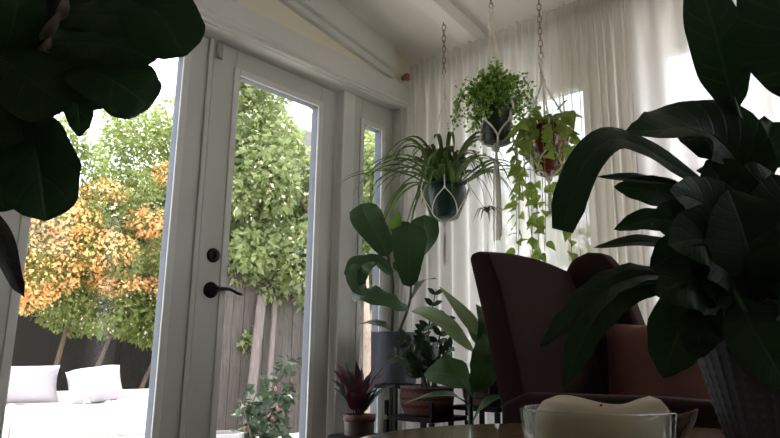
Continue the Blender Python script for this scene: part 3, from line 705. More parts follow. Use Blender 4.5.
# --- golden pothos in a red pot
P3 = Vector((-1.234, 2.330, 1.478)); h3 = .19
t = thing('hanging_pothos', 'trailing pothos with heart-shaped leaves in a hanging deep red pot', 'plant', tuple(P3))
POT_ = MB().lathe(pot_profile(.056, .080, h3), P3, 40).build('pot', POTRED, t, smooth=False)
MB().lathe([(.0005, h3 - .022), (.072, h3 - .025)], P3, 24).build('soil', SOIL, POT_)
POTHOS = leaf_mat('pothos leaf', (.19, .28, .05), (.25, .33, .1), trans=.45, rough=.35, veins=5, var=.45, stripe=.12)
q = random.Random(12); mb = MB(); vn = MB(); C3 = P3 + Vector((0, 0, h3))
def heart(mb, b, d, L, up): mb.leaf([b, b + d * L * .5 + Vector((0, 0, .004)), b + d * L], L * .78, 'heart', up=up, fold=.28, nu=2, nv=8, ripple=.06)
strands = [(-.078, -.02, .36, -.035), (-.07, -.05, .48, -.03), (-.055, -.075, .56, -.01), (-.03, -.085, .52, .0), (.0, -.088, .58, .01), (.03, -.083, .50, .01), (.055, -.065, .44, .03), (.072, -.03, .34, .03), (-.045, .06, .50, -.02), (.02, .07, .55, .02), (-.015, -.08, .62, .0), (-.075, .02, .28, -.05)]
for (ox, oy, L, sp) in strands:
    o = Vector((ox, oy, 0)); dn = o.normalized()
    p = spline([C3 + o * .5, C3 + o * 1.1 + Vector((0, 0, .02)), C3 + o * 1.3 + dn * .012 + Vector((0, 0, -.06)), C3 + o * 1.3 + Vector((sp * .6, -.01, -L * .5)), C3 + o * 1.2 + Vector((sp + q.uniform(-.02, .02), -.01, -L))], 24)
    for v in p: v.y = min(v.y, 2.41)
    vn.tube(p, .0016, 5)
    for k in range(8 if oy < -.06 else 2, 25):
        if q.random() < .12: continue
        a = q.uniform(0, 2 * PI); d = (dn * .5 + Vector((math.cos(a), math.sin(a) * .7, q.uniform(-1.4, -.2)))).normalized()
        b = p[k] + d * q.uniform(.006, .02)
        heart(mb, b, d, q.uniform(.042, .074) * (1.05 if k < 12 else .85), (dn + Vector((.2, -.8, .7)) + Vector((q.gauss(0, .35), q.gauss(0, .35), 0))))
for i in range(26):
    a = q.uniform(0, 2 * PI); r = q.uniform(.02, .08); z = q.uniform(.02, .07)
    d = Vector((math.cos(a), math.sin(a), q.uniform(-.7, .5))).normalized()
    heart(mb, C3 + Vector((r * math.cos(a), r * math.sin(a), z)), d, q.uniform(.055, .085), Vector((.1, -.7, .8)))
# one sprig reaching up to the right
b = Vector((-1.163, 2.330, 1.647)); vn.tube(spline([C3, C3 + Vector((.05, -.02, .05)), b], 8), .0016, 5)
heart(mb, Vector((-1.142, 2.330, 1.716)), Vector((.35, 0, -1)).normalized(), .085, Vector((.1, -1, .2)))
mb.build('foliage', POTHOS, t, smooth=True); vn.build('vines', principled('pothos vine', (.16, .2, .06), .5), t, smooth=True)
RG3 = Vector((-1.249, 2.330, 1.988))
chain('rose brass chain above the red pothos pot', (RG3.x, HY, ZC(HY)), tuple(RG3))
hanger('white knotted hanger holding the red pothos pot', tuple(RG3), (-1.244, 2.330, 1.885), P3, (.056, .084), P3.z + h3, P3.z, P3 + Vector((0, 0, -.02)), .16, n=4, a0=-1.0, rc=.0042, thick=.011, zbelly=P3.z + .09)

# =================================================================== FLOOR PLANTS BY THE CORNER
def stand(label, c, r, z, shelf=None, square=True):
    t = thing('plant_stand', label, 'plant stand', (c[0], c[1], 0)); x, y = c
    MB().box((x - r, y - r, z - .018), (x + r, y + r, z)).build('top', BLACK, t, bevel=.003)
    for sx_ in (-1, 1):
        for sy_ in (-1, 1): MB().box((x + sx_ * r - .008, y + sy_ * r - .008, 0), (x + sx_ * r + .008, y + sy_ * r + .008, z - .018)).build('leg', BLACK, t)
    MB().box((x - r, y - r - .006, .16), (x + r, y - r + .006, .175)).build('rail', BLACK, t); MB().box((x - r, y + r - .006, .16), (x + r, y + r + .006, .175)).build('rail', BLACK, t)
    return t
# fiddle-leaf fig in the grey planter
FZ = .617; FC = (-2.045, 2.30)
stand('tall black plant stand under the grey planter', FC, .10, FZ)
t = thing('fiddle_leaf_fig', 'fiddle-leaf fig with broad leaves in a pale grey planter by the narrow window', 'plant', (*FC, FZ))
GREYPOT = principled('slate grey planter', (.062, .068, .088), .65, var=.06, spec=.3)
POT_ = MB().lathe([(.0005, 0), (.098, 0), (.103, .005), (.108, .225), (.106, .232), (.100, .232), (.098, .21), (.0005, .208)], (*FC, FZ), 44).build('planter', GREYPOT, t, smooth=False)
MB().lathe([(.0005, .212), (.098, .209)], (*FC, FZ), 24).build('soil', SOIL, POT_)
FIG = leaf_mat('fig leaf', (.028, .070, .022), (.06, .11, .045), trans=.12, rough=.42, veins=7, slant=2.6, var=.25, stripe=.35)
FIGPALE = leaf_mat('young fig leaf', (.12, .26, .04), (.18, .32, .08), trans=.4)
def stem(t, pts, r0, r1, mat, name='stem', n=16):
    MB().tube(spline([Vector(p) for p in pts], n), [r0 + (r1 - r0) * i / n for i in range(n + 1)], 8).build(name, mat, t, smooth=True)
BROWNSTEM = principled('brown stem', (.05, .035, .022), .8, var=.3, scale=30)
stem(t, [(-2.05, 2.29, .82), (-2.002, 2.240, 1.062), (-2.029, 2.240, 1.172), (-2.049, 2.240, 1.255)], .007, .005, BROWNSTEM)
stem(t, [(-2.02, 2.29, .82), (-1.887, 2.220, 0.964), (-1.876, 2.220, 1.057)], .007, .005, BROWNSTEM)
UPC = Vector((.75, -.85, .25))
def figleaf(pts, w, shape='fiddle', up=None, fold=.18, rip=.06, m=FIG, par=None, nm='leaf', curl=.12, **k):
    MB().leaf(pts, w, shape, up=up or UPC, fold=fold, ripple=rip, nv=20, nu=5, curl=curl, **k).build(nm, m, par, smooth=True)
figleaf([(-2.026, 2.230, 1.199), (-2.051, 2.200, 1.274), (-2.103, 2.170, 1.372), (-2.173, 2.190, 1.465)], .165, par=t)
figleaf([(-1.865, 2.200, 1.041), (-1.829, 2.150, 1.130), (-1.813, 2.130, 1.228), (-1.839, 2.160, 1.316)], .165, par=t)
figleaf([(-1.916, 2.260, 1.137), (-1.873, 2.250, 1.205), (-1.815, 2.230, 1.270), (-1.820, 2.250, 1.371)], .15, par=t, up=Vector((.5, -.8, .5)))
figleaf([(-1.991, 2.220, 1.101), (-2.043, 2.180, 1.166), (-2.068, 2.100, 1.145), (-2.083, 2.060, 1.060)], .135, par=t, up=Vector((.5, -.4, .8)), fold=.3)
figleaf([(-2.067, 2.100, 1.131), (-2.065, 2.060, 1.100), (-2.021, 2.030, 1.040), (-1.968, 2.040, 1.002)], .10, 'oval', par=t, up=Vector((.9, -.5, -.3)), rip=.12)
figleaf([(-1.853, 2.180, 0.942), (-1.882, 2.120, 0.974), (-1.964, 2.060, 1.013), (-2.068, 2.040, 1.021)], .12, par=t, up=Vector((.5, -.6, .75)), fold=-.15, rip=.14)
figleaf([(-1.945, 2.200, 0.832), (-1.960, 2.150, 0.870), (-2.017, 2.120, 0.887), (-2.085, 2.100, 0.879)], .075, 'lance', par=t, up=Vector((.2, -.4, 1)))
figleaf([(-1.892, 2.240, 0.988), (-1.824, 2.220, 1.058), (-1.751, 2.200, 1.068), (-1.713, 2.200, 1.065)], .06, 'lance', par=t, up=Vector((.2, -.3, 1)))
figleaf([(-2.099, 2.330, 1.338), (-2.067, 2.330, 1.384), (-2.057, 2.340, 1.440)], .055, 'oval', par=t, m=FIGPALE)
figleaf([(-2.057, 2.300, 1.153), (-2.026, 2.330, 1.183), (-2.032, 2.350, 1.313), (-2.081, 2.360, 1.391)], .12, par=t)

# ZZ plant in a striped basket
BC = Vector((-1.655, 2.06, .515))
def basket_mat():
    m, nt, out = new_mat('striped woven basket'); N = nt.nodes.new; L = nt.links.new
    b = N('ShaderNodeBsdfPrincipled'); b.inputs['Roughness'].default_value = .85
    tc = N('ShaderNodeTexCoord'); sp = N('ShaderNodeSeparateXYZ'); L(tc.outputs['Object'], sp.inputs[0])
    mr = N('ShaderNodeMapRange'); mr.inputs['From Min'].default_value = 0; mr.inputs['From Max'].default_value = .105; L(sp.outputs[2], mr.inputs['Value'])
    at = N('ShaderNodeMath'); at.operation = 'ARCTAN2'; L(sp.outputs[0], at.inputs[0]); L(sp.outputs[1], at.inputs[1])
    # zig-zag bands of red thread between straw bands
    mu = N('ShaderNodeMath'); mu.operation = 'MULTIPLY'; L(at.outputs[0], mu.inputs[0]); mu.inputs[1].default_value = 9
    tri = N('ShaderNodeMath'); tri.operation = 'PINGPONG'; L(mu.outputs[0], tri.inputs[0]); tri.inputs[1].default_value = 1
    ml = N('ShaderNodeMath'); ml.operation = 'MULTIPLY_ADD'; L(tri.outputs[0], ml.inputs[0]); ml.inputs[1].default_value = .04; L(mr.outputs[0], ml.inputs[2])
    rp = N('ShaderNodeValToRGB'); cr = rp.color_ramp; cr.interpolation = 'CONSTANT'
    straw, red, dk = (.14, .09, .06, 1), (.14, .012, .022, 1), (.07, .03, .025, 1)
    cr.elements[0].position = 0; cr.elements[0].color = straw; cr.elements[1].position = .3; cr.elements[1].color = red
    for p, c in ((.42, straw), (.58, red), (.66, straw), (.84, red), (.93, dk), (1.0, straw)):
        e = cr.elements.new(p); e.color = c
    L(ml.outputs[0], rp.inputs['Fac']); L(rp.outputs[0], b.inputs['Base Color'])
    wv = N('ShaderNodeTexWave'); wv.bands_direction = 'Z'; wv.inputs['Scale'].default_value = 60; L(tc.outputs['Object'], wv.inputs['Vector'])
    bp = N('ShaderNodeBump'); bp.inputs['Strength'].default_value = .6; bp.inputs['Distance'].default_value = .003; L(wv.outputs['Fac'], bp.inputs['Height']); L(bp.outputs[0], b.inputs['Normal'])
    L(b.outputs[0], out.inputs['Surface']); return m
BASKET = basket_mat()
t = stand('black metal plant stand holding the striped basket', (BC.x, BC.y), .112, BC.z)
x, y = BC.x, BC.y
for dx, dy in ((-1, -1), (1, -1), (1, 1), (-1, 1)): MB().box((x + dx * .112 - .006, y + dy * .112 - .006, BC.z), (x + dx * .112 + .006, y + dy * .112 + .006, BC.z + .055)).build('guard_post', BLACK, t)
t = thing('zz_plant', 'dark glossy ZZ plant in a red striped woven basket', 'plant', tuple(BC))
POT_ = MB().lathe([(.0005, 0), (.080, 0), (.090, .008), (.103, .04), (.107, .07), (.104, .096), (.107, .102), (.104, .108), (.097, .104), (.095, .085), (.0005, .082)], BC, 44).build('basket', BASKET, t, smooth=True)
MB().lathe([(.0005, .088), (.095, .086)], BC, 24).build('soil', SOIL, POT_)
ZZ = leaf_mat('ZZ leaflet', (.016, .038, .014), (.03, .06, .025), trans=.08, rough=.28, veins=0, stripe=0, var=.3)
zs = [(436, 289, .0), (444, 318, .02), (401, 336, -.03), (410, 350, -.06), (455, 345, .03), (424, 326, -.02), (391, 356, -.05), (416, 338, .05), (447, 300, .05)]
q = random.Random(3); mb = MB(); sm = MB()
for (px_, py_, dd) in [((-1.609, 2.060, 1.003), 1, 0), ((-1.525, 2.020, 0.891), 1, 0), ((-1.741, 2.000, 0.810), 1, 0), ((-1.646, 1.950, 0.754), 1, 0), ((-1.487, 2.000, 0.777), 1, 0), ((-1.647, 2.030, 0.848), 1, 0), ((-1.833, 2.050, 0.747), 1, 0), ((-1.762, 2.120, 0.806), 1, 0), ((-1.560, 1.960, 0.780), 1, 0)]:
    tip = Vector(px_); b = BC + Vector((q.uniform(-.04, .04), q.uniform(-.04, .04), .085))
    p = spline([b, b.lerp(tip, .5) + Vector(((b.x - tip.x) * .12, 0, .03)), tip], 15); sm.tube(p, [.006 - .0003 * i for i in range(16)], 6)
    for k in range(4, 16, 2):
        d = (p[min(k + 1, 15)] - p[k - 1]).normalized()
        sd = d.cross(Vector((.5, -.8, .3))).normalized()
        for sg in (1, -1):
            L = q.uniform(.052, .066) * (1 - .02 * k); ax = (sd * sg + d * .75 + Vector((0, q.uniform(-.4, .1), 0))).normalized()
            mb.leaf([p[k], p[k] + ax * L * .5 + Vector((0, 0, .002)), p[k] + ax * L], L * .5, 'oval', up=Vector((.3, -.8, .4)), fold=.2, nu=1, nv=6)
mb.build('foliage', ZZ, t, smooth=True); sm.build('stems', principled('ZZ stem', (.02, .04, .018), .4), t, smooth=True)

# calathea in a red clay pot on a low side table
CC = Vector((-1.955, 1.99, .418))
t = thing('side_table', 'low dark side table under the small red clay pot', 'table', (CC.x, CC.y, 0))
MB().lathe([(.0005, 0), (.125, 0), (.130, .004), (.130, .016), (.125, .02), (.0005, .02)], (CC.x, CC.y, CC.z - .02), 40).build('top', BLACK, t)
for k in range(3):
    a = k * 2.094 + .4; MB().tube([(CC.x + .09 * math.cos(a), CC.y + .09 * math.sin(a), CC.z - .02), (CC.x + .12 * math.cos(a), CC.y + .12 * math.sin(a), 0)], .009, 8).build('leg', BLACK, t)
t = thing('calathea', 'spiky dark calathea with purple-red leaves in a small red clay pot', 'plant', tuple(CC))
CLAY = principled('red clay pot', (.05, .024, .016), .6, c2=(.018, .012, .009), scale=8, stretch=(1, 1, .4), coat=.3)
RIM = principled('red clay rim', (.09, .025, .018), .6, var=.15)
POT_ = MB().lathe([(.0005, 0), (.058, 0), (.062, .004), (.062, .062), (.0005, .062)], CC, 36).build('pot', CLAY, t)
MB().lathe([(.064, .058), (.067, .06), (.067, .084), (.063, .086), (.059, .082), (.058, .058)], CC, 36).build('rim', RIM, t, smooth=True)
MB().lathe([(.0005, .074), (.059, .072)], CC, 24).build('soil', SOIL, POT_)
CAL = leaf_mat('calathea leaf', (.014, .028, .012), (.03, .045, .02), trans=.1, rough=.4, veins=10, stripe=.3, var=.3)
CALR = leaf_mat('purple calathea leaf', (.05, .010, .015), (.07, .015, .02), trans=.2, rough=.45, veins=10, stripe=.3, var=.5)
q = random.Random(8); g = MB(); r = MB(); B = CC + Vector((0, 0, .07))
big = [(332, 366, r), (336, 381, g), (394, 356, r), (386, 378, g), (390, 385, g), (362, 360, g), (349, 366, g), (374, 362, g), (341, 372, r), (357, 372, r), (383, 368, r)]
for tip, mbx in (((-2.090, 1.960, 0.682), r), ((-2.036, 1.900, 0.643), g), ((-1.731, 1.960, 0.735), r), ((-1.731, 1.920, 0.651), g), ((-1.799, 2.020, 0.621), g), ((-2.005, 2.050, 0.692), g), ((-2.027, 2.000, 0.679), g), ((-1.928, 2.050, 0.689), g), ((-1.917, 1.860, 0.627), r), ((-1.845, 1.860, 0.652), r), ((-1.876, 2.050, 0.666), r), ((-1.794, 1.880, 0.661), r), ((-1.831, 1.820, 0.601), r), ((-1.714, 1.840, 0.620), g), ((-1.738, 1.800, 0.634), r), ((-2.020, 1.950, 0.586), g), ((-2.115, 2.000, 0.712), r), ((-1.714, 1.900, 0.715), g), ((-2.110, 2.050, 0.712), g), ((-1.854, 2.000, 0.738), r), ((-1.943, 1.950, 0.721), r), ((-1.682, 1.850, 0.613), g), ((-2.123, 2.000, 0.601), g)):
    tip = Vector(tip); b = B + Vector((q.uniform(-.02, .02), q.uniform(-.02, .02), 0)); m = b.lerp(tip, .55) + Vector((0, 0, .025))
    r.tube([b, b.lerp(m, .35) + Vector((0, 0, .006))], .0022, 5)
    mbx.leaf([b.lerp(m, .3), m, tip], .034, 'lance', up=Vector((.3, -.5, .9)), fold=.35, ripple=.18, waves=5, nu=2, nv=12)
g.build('foliage', CAL, t, smooth=True); r.build('purple_foliage', CALR, t, smooth=True)

# fretwork planter on a black stand
KC = Vector((-1.460, 2.200, 0.557)); KC.z -= .0
t = stand('black plant stand under the blue-rimmed fretwork planter', (KC.x, KC.y), .105, KC.z)
t = thing('fretwork_planter', 'brown planter with key fretwork band and dark blue rim behind the armchair', 'planter', tuple(KC))
BRK = principled('brown clay', (.085, .045, .032), .6, var=.2); BLU = principled('dark blue glaze', (.012, .014, .045), .25, var=.2, coat=.5)
hK = .118
MB().lathe([(.0005, 0), (.088, 0), (.092, .004), (.104, hK - .022), (.0005, hK - .02)], KC, 40).build('body', BRK, t)
MB().lathe([(.098, hK - .022), (.110, hK - .02), (.114, hK - .002), (.110, hK), (.100, hK - .002), (.098, hK - .02)], KC, 40).build('rim', BLU, t, smooth=True)
mb = MB()
def fret(u0, z, s):
    for a, b in (((0, 0), (4, 0)), ((0, 0), (0, 4)), ((0, 4), (3, 4)), ((3, 4), (3, 2)), ((3, 2), (1.6, 2)), ((4, 0), (4.6, 0))):
        n = 3; P = []
        for i in range(n + 1):
            u = u0 + s * (a[0] + (b[0] - a[0]) * i / n); zz = z + s * (a[1] + (b[1] - a[1]) * i / n); rr = .092 + .012 * zz / (hK - .022) + .001
            P.append(KC + Vector((rr * math.cos(u / .1), rr * math.sin(u / .1), zz)))
        mb.tube(P, .0028, 5)
for k in range(13): fret(k * .0483, .028, .0105)
mb.build('fretwork', principled('dark fretwork', (.018, .010, .009), .5), t)

# broad-leaved dumb cane in front of the basket
DIE = leaf_mat('dumb cane leaf', (.048, .105, .035), (.09, .15, .06), trans=.25, rough=.4, veins=12, stripe=.25, var=.3)
DIEP = leaf_mat('pale dumb cane leaf', (.16, .22, .10), (.22, .28, .14), trans=.3, rough=.42, veins=12, stripe=.3, var=.15)
DC = Vector((-1.300, 1.850, 0.500)); DC.z = .18
t = thing('dumb_cane', 'broad-leaved green plant with two pale leaves left of the armchair', 'plant', (DC.x, DC.y, .0))
POT_ = MB().lathe([(.0005, 0), (.085, 0), (.11, .2), (.118, .2), (.118, .225), (.106, .225), (.1, .19), (.0005, .188)], (DC.x, DC.y, 0), 36).build('pot', POTB, t)
MB().lathe([(.0005, .195), (.102, .192)], (DC.x, DC.y, 0), 24).build('soil', SOIL, POT_)
stem(t, [(DC.x, DC.y, .19), (-1.300, 1.850, 0.513), (-1.303, 1.850, 0.589), (-1.289, 1.850, 0.677), (-1.274, 1.860, 0.776)], .010, .007, principled('cane stem', (.03, .05, .025), .5))
def dl(pts, w, up, m=DIE, shape='wide', **k): MB().leaf(pts, w, shape, up=up, fold=k.pop('fold', .3), ripple=.06, nv=16, nu=4, **k).build('leaf', m, t, smooth=True)
dl([(-1.284, 1.850, 0.752), (-1.305, 1.800, 0.797), (-1.357, 1.780, 0.851), (-1.444, 1.780, 0.888), (-1.520, 1.800, 0.896)], .055, Vector((.5, -.8, .5)), DIEP)
dl([(-1.272, 1.870, 0.806), (-1.299, 1.850, 0.853), (-1.353, 1.850, 0.909), (-1.455, 1.880, 0.989)], .050, Vector((.6, -.8, .4)), DIEP, 'lance')
dl([(-1.294, 1.850, 0.615), (-1.284, 1.780, 0.662), (-1.304, 1.720, 0.681), (-1.379, 1.700, 0.679)], .13, Vector((.35, -.72, .6)))
dl([(-1.294, 1.850, 0.622), (-1.225, 1.820, 0.688), (-1.208, 1.820, 0.752), (-1.246, 1.850, 0.808)], .105, Vector((.6, -.9, .3)))
dl([(-1.286, 1.850, 0.635), (-1.199, 1.840, 0.701), (-1.176, 1.860, 0.759), (-1.184, 1.880, 0.805)], .075, Vector((.6, -.9, .3)))
dl([(-1.299, 1.850, 0.570), (-1.313, 1.780, 0.607), (-1.361, 1.720, 0.610), (-1.464, 1.700, 0.583)], .05, Vector((.2, -.3, 1)), shape='lance')
dl([(-1.296, 1.850, 0.519), (-1.235, 1.820, 0.575), (-1.189, 1.820, 0.605), (-1.149, 1.840, 0.615)], .045, Vector((.3, -.6, .8)), shape='lance')
dl([(-1.270, 1.860, 0.772), (-1.292, 1.870, 0.820), (-1.334, 1.900, 0.863), (-1.389, 1.930, 0.917)], .045, Vector((.6, -.8, .4)), shape='lance')
dl([(-1.270, 1.860, 0.776), (-1.255, 1.870, 0.842), (-1.287, 1.900, 0.889), (-1.321, 1.920, 0.920)], .04, Vector((.6, -.8, .3)), shape='lance')
dl([(-1.283, 1.860, 0.719), (-1.268, 1.900, 0.793), (-1.256, 1.920, 0.855), (-1.266, 1.950, 0.905)], .06, Vector((.6, -.8, .3)), shape='lance')

# =================================================================== ARMCHAIR
t = thing('armchair', 'brown velvet wing armchair standing in front of the curtains', 'armchair', (-.85, 1.99, 0))
# reclined back: side profile swept along Y with a slightly domed top
def slab(y0, y1, prof, ny=10, dome=.02):
    mb = MB(); n = len(prof); vs = []
    for j in range(ny + 1):
        f = j / ny; y = y0 + (y1 - y0) * f
        for (x, z, k) in prof: vs.append((x, y, z + k * dome * math.sin(PI * f)))
    mb.add(vs, [(j * n + i, j * n + (i + 1) % n, (j + 1) * n + (i + 1) % n, (j + 1) * n + i) for j in range(ny) for i in range(n)] + [tuple(range(n))[::-1], tuple(range(ny * n, ny * n + n))])
    return mb
CY0, CY1 = 1.715, 2.27
prof = [(-1.02, .20, 0), (-1.075, .45, 0), (-1.11, .65, 0), (-1.155, .85, .3), (-1.205, 1.045, 1), (-1.195, 1.062, 1), (-1.17, 1.066, 1), (-1.13, 1.055, 1), (-1.09, .95, .6), (-1.035, .72, 0), (-.985, .45, 0), (-.95, .20, 0)]
slab(CY0, CY1, prof).build('backrest', VELVET, t, bevel=.014, seg=3, smooth=True)
# far wing flowing into the far arm
wing = [(-1.16, .3), (-1.15, 1.06), (-1.12, 1.105), (-1.06, 1.125), (-1.0, 1.118), (-.955, 1.06), (-.92, .96), (-.89, .86), (-.85, .76), (-.78, .69), (-.62, .655), (-.50, .645), (-.47, .62), (-.47, .2), (-1.1, .2)]
mb = MB(); mb.prism(wing, 1, 2.26, 2.36); mb.build('wing', VELVET, t, bevel=.022, seg=4, smooth=True)
arm = [(-1.08, .2), (-1.08, .60), (-1.0, .635), (-.62, .64), (-.49, .635), (-.46, .61), (-.46, .2)]
mb = MB(); mb.prism(arm, 1, 1.68, 1.775); mb.build('armrest', VELVET, t, bevel=.022, seg=4, smooth=True)
MB().box((-1.02, 1.78, .18), (-.48, 2.25, .34)).build('seat_base', VELVET, t, bevel=.02)
MB().box((-1.0, 1.785, .34), (-.45, 2.245, .47)).build('seat_cushion', VELVET, t, bevel=.04, seg=4, smooth=True)
DW = principled('dark walnut', (.03, .016, .01), .4)
for x in (-1.04, -.54):
    for y in (1.75, 2.29): MB().lathe([(.013, 0), (.024, .19), (.024, .20)], (x, y, 0), 14).build('leg', DW, t, smooth=True)
pillow('throw_pillow', 'dusty rose velvet pillow propped inside the armchair', 'pillow', (-.755, 2.165, .665), (1, .25, .0), (.05, .32, 1), .40, .40, .13, ROSE, seed=3)

# =================================================================== COFFEE TABLE
TC = Vector((-.37, 1.03, 0)); TR = .5; TZ = .59
TABLE = wood_mat('glossy table wood', (.20, .12, .055), (.07, .04, .018), (1.2, 9, 1), .16, scale=5, coat=.5)
t = thing('coffee_table', 'round glossy wooden table in the foreground', 'table', tuple(TC))
MB().lathe([(.0005, TZ - .03), (TR - .012, TZ - .03), (TR - .002, TZ - .024), (TR, TZ - .012), (TR - .003, TZ - .003), (TR - .010, TZ), (.0005, TZ)], TC, 96).build('top', TABLE, t)
for k in range(4):
    a = PI / 4 + k * PI / 2; MB().tube([(TC.x + .28 * math.cos(a), TC.y + .28 * math.sin(a), TZ - .03), (TC.x + .40 * math.cos(a), TC.y + .40 * math.sin(a), 0)], [.02, .013], 12).build('leg', DW, t, smooth=True)
# candle in a glass dish
KX = Vector((-0.387, 0.838, 0.623)); KX.z = TZ
CLEAR = glass_mat('clear dish glass', (.96, .98, .97))
t = thing('glass_dish', 'clear glass dish around the melted cream candle', 'candle holder', tuple(KX))
MB().lathe([(.0005, 0), (.082, 0), (.088, .004), (.092, .02), (.098, .070), (.0955, .072), (.093, .068), (.088, .022), (.082, .008), (.0005, .006)], KX + Vector((-.004, 0, 0)), 56).build('dish', CLEAR, t, smooth=True)
WAX = principled('cream wax', (.50, .43, .29), .5, var=.06, scale=9, sss=.35)
kw = lambda a, j, r, z: (r * (1 + .03 * math.sin(2 * a + .5) + .015 * math.sin(5 * a)), z + (.0 if j < 4 else .006 * math.sin(a * 2 + 1) + .004 * math.sin(3 * a)) * (r / .08))
t = thing('candle', 'large melted cream candle in the glass dish', 'candle', tuple(KX + Vector((0, 0, .007))))
MB().lathe([(.0005, 0), (.076, 0), (.080, .004), (.081, .03), (.081, .046), (.079, .060), (.072, .070), (.060, .0755), (.050, .074), (.040, .066), (.018, .062), (.0005, .061)], KX + Vector((.002, 0, .007)), 56, None, kw).build('wax', WAX, t, smooth=True)
MB().tube([KX + Vector((0, 0, .066)), KX + Vector((.002, 0, .074)), KX + Vector((.005, .001, .078))], .0015, 6).build('wick', BLACK, t)
# dried leaves lying right of the candle
DRY = leaf_mat('dried brown leaf', (.16, .075, .04), (.24, .13, .07), trans=.2, rough=.5, veins=8, var=.3)
for pts, w, up, lb in (([(-0.335, 0.946, 0.604), (-0.321, 0.954, 0.620), (-0.311, 0.970, 0.641), (-0.308, 0.981, 0.660)], .05, (-.6, -.6, .3), 'upright dried brown leaf curling on the table right of the candle'),
                       ([(-0.367, 0.971, 0.605), (-0.351, 0.981, 0.621), (-0.341, 1.001, 0.631), (-0.338, 1.018, 0.628)], .05, (-.4, -.6, .7), 'low dried brown leaf between the candle and the upright leaf')):
    pts = [Vector(p) for p in pts]; pts[0].z = TZ + .004
    o = MB().leaf(pts, w, 'wide', up=up, fold=.8, nv=12, nu=4, ripple=.1).build('dried_leaf', DRY, None, smooth=True, solid=.0015); tag(o, lb, 'leaf')

# =================================================================== FOREGROUND PEACE LILY (right)
LC = Vector((-0.222, 1.014, 0.624)); LC.z = TZ
t = thing('peace_lily', 'large dark peace lily in a ridged grey pot at the right of the table', 'plant', tuple(LC))
RPOT = principled('ridged grey pot', (.065, .066, .082), .65, var=.1)
pr = []; hp = .205
n = 22
for i in range(n + 1):
    f = i / n; r_ = .062 + (.104 - .062) * f
    pr.append((r_, hp * f))
def ridge(a, j, r, z):
    k = max(0, math.sin(a * 36)) * (.35 + .65 * max(0, math.sin(z * 2 * PI / .0125))); return (r + .0022 * k, z)
prof = [(.0005, 0)] + [(.052 + .052 * i / 98, hp * i / 98) for i in range(99)] + [(.107, hp), (.107, hp + .008), (.100, hp + .008), (.098, hp - .02), (.0005, hp - .022)]
POT_ = MB().lathe(prof, LC, 288, None, lambda a, j, r, z: ridge(a, j, r, z) if 0 < j < 100 else (r, z)).build('pot', RPOT, t, smooth=True)
MB().lathe([(.0005, hp - .014), (.099, hp - .018)], LC, 30).build('soil', SOIL, POT_)
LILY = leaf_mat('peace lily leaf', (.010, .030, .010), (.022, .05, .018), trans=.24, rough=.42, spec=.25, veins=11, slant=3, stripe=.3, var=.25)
LSTEM = principled('peace lily stem', (.015, .035, .012), .5)
crown_ = LC + Vector((0, 0, hp - .015))
q = random.Random(17)
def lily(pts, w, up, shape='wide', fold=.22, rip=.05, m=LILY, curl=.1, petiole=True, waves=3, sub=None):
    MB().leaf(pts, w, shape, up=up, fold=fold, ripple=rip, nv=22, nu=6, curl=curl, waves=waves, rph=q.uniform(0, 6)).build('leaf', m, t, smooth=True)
    if petiole:
        b = crown_ + Vector((q.uniform(-.035, .035), q.uniform(-.035, .035), 0)); e = Vector(pts[0]); d = (Vector(pts[1]) - e).normalized()
        MB().tube(spline([b, b.lerp(e, .45) + Vector((0, 0, .05)), e - d * .02, e + d * .02], 16), [.0052 - .0001 * i for i in range(17)], 8).build('stem', LSTEM, t, smooth=True)
TOCAM = lambda x=0, y=0, z=0: Vector((.42 + x, -.85 + y, -.15 + z))
# upright leaf, its stem crossing the window
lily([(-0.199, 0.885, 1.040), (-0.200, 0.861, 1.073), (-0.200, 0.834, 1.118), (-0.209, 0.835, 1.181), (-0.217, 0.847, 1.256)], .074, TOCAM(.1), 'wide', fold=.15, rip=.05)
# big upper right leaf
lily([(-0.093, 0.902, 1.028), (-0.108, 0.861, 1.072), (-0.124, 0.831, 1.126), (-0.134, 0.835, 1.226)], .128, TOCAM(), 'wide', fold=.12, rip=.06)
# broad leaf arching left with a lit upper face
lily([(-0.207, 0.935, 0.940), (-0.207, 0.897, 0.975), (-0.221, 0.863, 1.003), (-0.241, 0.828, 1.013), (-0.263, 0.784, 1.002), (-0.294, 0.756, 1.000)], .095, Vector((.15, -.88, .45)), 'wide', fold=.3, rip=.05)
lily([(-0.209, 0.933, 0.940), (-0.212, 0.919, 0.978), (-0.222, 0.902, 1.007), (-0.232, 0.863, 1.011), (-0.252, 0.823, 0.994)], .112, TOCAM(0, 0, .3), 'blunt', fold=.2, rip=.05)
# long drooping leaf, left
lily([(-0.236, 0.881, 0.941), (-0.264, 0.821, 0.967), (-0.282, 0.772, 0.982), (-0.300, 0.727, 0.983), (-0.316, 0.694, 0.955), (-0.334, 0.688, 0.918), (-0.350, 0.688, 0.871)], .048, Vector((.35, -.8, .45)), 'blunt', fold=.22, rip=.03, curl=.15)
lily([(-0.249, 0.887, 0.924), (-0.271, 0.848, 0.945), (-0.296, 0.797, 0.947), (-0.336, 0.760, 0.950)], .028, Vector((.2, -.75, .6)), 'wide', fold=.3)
lily([(-0.254, 0.885, 0.915), (-0.276, 0.847, 0.933), (-0.293, 0.803, 0.935), (-0.322, 0.776, 0.938)], .040, Vector((.35, -.85, -.1)), 'wide', fold=.2)
